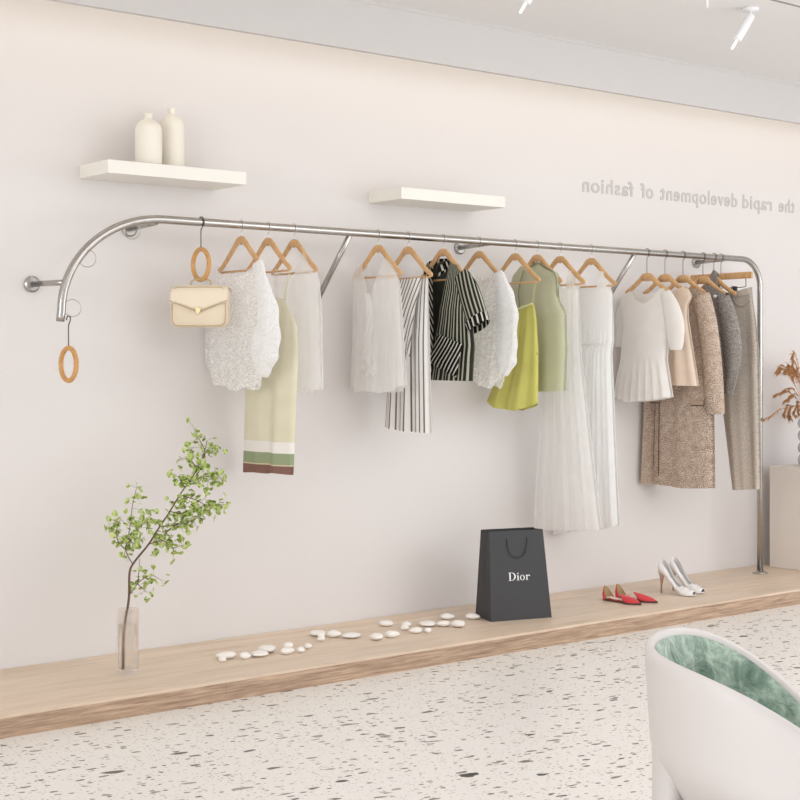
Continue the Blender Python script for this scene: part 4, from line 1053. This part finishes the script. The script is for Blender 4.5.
# ------------------------------------------------------------------ pedestal with dried grass vase
bm = B(); box(bm, 7.77, 8.35, -.70, -.10, .0862, .735)
tag(obj('display_pedestal', bm, 'pedestal', smooth=False, bevel=.003), 'pale square display pedestal standing on the platform behind the rail post', 'pedestal')
px_, py_ = 7.925, -.30
pv = empty('ball_vase', (px_, py_, .7355)); tag(pv, 'grey vase of stacked round balls on the pale pedestal', 'vase')
for k in range(4):
    for j in range(5):
        a = 2*PI*j/5+.3; bm = B(); bmesh.ops.create_uvsphere(bm, u_segments=20, v_segments=14, radius=.041)
        o = obj('glazed_ball', bm, 'glassgrey', pv); o.location = (.046*math.cos(a), .046*math.sin(a), .041+k*.078)
gr = empty('dried_grass', (px_, py_, .7355+.31)); tag(gr, 'bunch of brown dried pampas plumes in the grey ball vase', 'dried grass')
rnd = random.Random(3); st = B()
for i in range(60):
    a = rnd.uniform(0, 2*PI); el = rnd.uniform(-.02, 1.4); ln = rnd.uniform(.26, .40)*(.55 if math.sin(a) > .2 and el < 1 else 1)
    d = Vector((math.cos(a)*math.cos(el), math.sin(a)*math.cos(el), math.sin(el)))
    p0 = Vector((.02*math.cos(a), .02*math.sin(a), -.24)); p1 = Vector((.03*math.cos(a), .03*math.sin(a), .02))
    p2 = p1+d*ln*.6+Vector((0, 0, .05)); p3 = p1+d*ln+Vector((0, 0, .0)); p4 = p3+Vector((d.x, d.y, 0))*.05+Vector((0, 0, -.015))
    for p in (p2, p3, p4): p.y = min(p.y, .17)
    pts = smoothpts([p0, p1, p2, p3, p4], 6); tube(st, pts, .0013, 5)
    bm = B()
    for q in range(90):
        t = rnd.random(); k = int(len(pts)*(.45+.54*t)); k = min(k, len(pts)-2); c = pts[k]; tg = (pts[k+1]-pts[k]).normalized()
        side = Vector((rnd.gauss(0, 1), rnd.gauss(0, 1), rnd.gauss(0, 1))).normalized()
        e = c+(tg*.8+side*.45)*rnd.uniform(.02, .045)+Vector((0, 0, -.008))
        w = side.cross(tg).normalized()*.0024
        m_ = (c+e)/2+Vector((0, 0, .003))
        bm.faces.new([bm.verts.new(v) for v in (c, m_+w, e, m_-w)])
    obj('plume', bm, 'pampas', gr, smooth=False)
obj('stalks', st, 'pampas', gr)

# ------------------------------------------------------------------ ceiling lamps
def spot(x, y, label, dirv=(-.40, .30, -.87), L=.13):
    s = empty('ceiling_spotlight', (x, y, 3.117)); tag(s, label, 'spotlight', 'ceiling spotlights')
    bm = B(); lathe(bm, [(.04, 0), (.04, -.012), (.01, -.016)][::-1]); obj('mount', bm, 'spot', s)
    d = Vector(dirv).normalized()
    bm = B(); tube(bm, [(0, 0, -.01), (0, 0, -.045)], .006, 8); obj('stem', bm, 'spot', s)
    p = Vector((0, 0, -.04)); bm = B(); tube(bm, [p-d*.01, p, p+d*L, p+d*(L+.004)], [.014, .021, .021, .017], 20); obj('lamp_tube', bm, 'spot', s)
    bm = B(); tube(bm, [p+d*(L), p+d*(L+.055)], .006, 12); obj('light_tip', bm, 'spot_tip', s)
spot(5.78, -1.50, 'white tube spotlight on the ceiling above the right end of the rail')
spot(4.47, -1.40, 'white tube spotlight cut off by the top edge of the photo')
bm = B(); tube(bm, [(0, 0, 0), (0, 0, -.085)], .006, 10); o = obj('hanging_rod', bm, 'spot'); o.location = (5.335, -1.60, 3.117)
tag(o, 'short thin white rod hanging from the ceiling between the two spotlights', 'rod')

# ------------------------------------------------------------------ tub chair
ch = empty('tub_chair', (3.027, -3.651, 0), -.812); tag(ch, 'white tub chair with green velvet lining in front of the platform', 'chair')
RX, RY_ = .269, .398
def rimz(a): return .576-.146*math.cos(a)-.037*math.cos(2*a)
def ringpt(a, k, z): return (RX*k*math.cos(a), RY_*k*math.sin(a), z)
n = 90; rings = []
AN = [2*PI*i/n for i in range(n)]
def low(a): return max(.24, rimz(a)-.27)
for kk, z in ((.02, .235), (.35, .245), (.60, .27)): rings.append([ringpt(a, kk, z) for a in AN])
for kk, f in ((.78, .45), (.90, .78), (.955, 1)): rings.append([ringpt(a, kk, .27+(low(a)+.03-.27)*f) for a in AN])
for f in (.2, .45, .7, .9, 1): rings.append([ringpt(a, .955+.045*min(1, f*1.3), low(a)+.03+(rimz(a)-low(a)-.038)*f) for a in AN])
for kk, dz in ((.985, -.001), (.955, .002), (.925, -.003), (.91, -.02), (.905, -.045)): rings.append([ringpt(a, kk, rimz(a)+dz) for a in AN])
bm = B(); loft(bm, rings, cap=(True, False)); obj('shell', bm, 'shell', ch)
rings = []
for k, (f, kk) in enumerate(((.0, .908), (.05, .875), (.2, .85), (.45, .82), (.7, .77), (.92, .66), (1.0, .5), (1.0, .25), (1.0, .02))):
    seat = .335
    rings.append([ringpt(a, kk+(.014*math.sin(i*1.15+k*1.3)+.008*math.sin(i*.43-k) if 1 < k < 7 else 0), (rimz(a)-.016)*(1-f)+min(seat, rimz(a)-.05)*f+(.01*math.sin(i*.9+k*2) if 2 < k < 8 else 0)) for i, a in enumerate(AN)])
bm = B(); loft(bm, rings, cap=(False, True)); obj('velvet_lining', bm, 'velvet', ch)
for deg in (183, 62, -62):
    A = rad(deg); bm = B(); rr = []
    zt = low(A)+.05
    for t in range(11):
        f = t/10; k = .985-.02*math.sin(f*PI)+.01*f; w = .07*(1-f)**1.2+.055; z = zt*(1-f)
        c = Vector((RX*k*math.cos(A), RY_*k*math.sin(A))); u = Vector((-RX*math.sin(A), RY_*math.cos(A))).normalized(); nn = Vector((u.y, -u.x))
        if nn.dot(c) < 0: nn = -nn
        rr.append([(*(c+u*w*math.cos(q*PI/8)+nn*((.030+.022*(1-f)**2)*math.sin(q*PI/8)-.036-.026*(1-f)**2)), z) for q in range(16)])
    loft(bm, rr); obj('leg', bm, 'shell', ch)

# ------------------------------------------------------------------ light and camera
def area(name, loc, target, sx, sy, e, col=(1, 1, 1)):
    L = bpy.data.lights.new(name, 'AREA'); L.shape = 'RECTANGLE'; L.size = sx; L.size_y = sy; L.energy = e; L.color = col
    o = bpy.data.objects.new(name, L); COL.objects.link(o); o.location = loc
    o.rotation_euler = (Vector(target)-Vector(loc)).to_track_quat('-Z', 'Y').to_euler(); return o
area('key_light', (4.6, -3.4, 3.05), (4.3, -.2, .9), 3.4, 1.6, 32, (1, .99, .98))
area('ceiling_fill', (4.5, -4.5, 3.08), (4.5, -4.5, 0), 10, 4, 55, (.98, .99, 1))
area('left_fill', (-2.6, -3.8, 1.8), (4, -.6, 1.2), 2.8, 2.4, 88, (.97, .985, 1))
area('right_fill', (8.2, -4.4, 1.9), (7.6, 0, .9), 4.5, 1.5, 60, (.96, .98, 1))
area('floor_bounce', (5.5, -4.4, .05), (5.5, -3.8, 3), 10, 5, 110, (.97, .985, 1))
area('cove_light', (5, -.34, 3.08), (5, -.0, 2.75), 17, .06, 15, (1, .88, .70))
w = bpy.data.worlds.new('world'); bpy.context.scene.world = w; w.use_nodes = True
nt = w.node_tree; bg = nt.nodes['Background']
tc = nt.nodes.new('ShaderNodeTexCoord'); sp = nt.nodes.new('ShaderNodeSeparateXYZ'); rp = nt.nodes.new('ShaderNodeValToRGB')
nt.links.new(tc.outputs['Generated'], sp.inputs[0])
mp = nt.nodes.new('ShaderNodeMapRange'); mp.inputs[1].default_value = -1; nt.links.new(sp.outputs[2], mp.inputs[0]); nt.links.new(mp.outputs[0], rp.inputs[0])
e = rp.color_ramp.elements; e[0].position = .35; e[0].color = (.86, .88, .90, 1); e[1].position = .6; e[1].color = (.96, .98, 1, 1)
nt.links.new(rp.outputs[0], bg.inputs[0]); bg.inputs[1].default_value = .92

cam = bpy.data.cameras.new('camera'); co = bpy.data.objects.new('camera', cam); COL.objects.link(co)
co.location = (0, -6, 1.408); co.rotation_euler = (rad(90), 0, rad(-38.7))
cam.sensor_width = 36; cam.lens = 1472/800*36; cam.shift_y = -(400-361)/800
bpy.context.scene.camera = co
vsn = bpy.context.scene.view_settings; vsn.view_transform = 'Standard'; vsn.look = 'None'; vsn.exposure = .06; vsn.gamma = 1
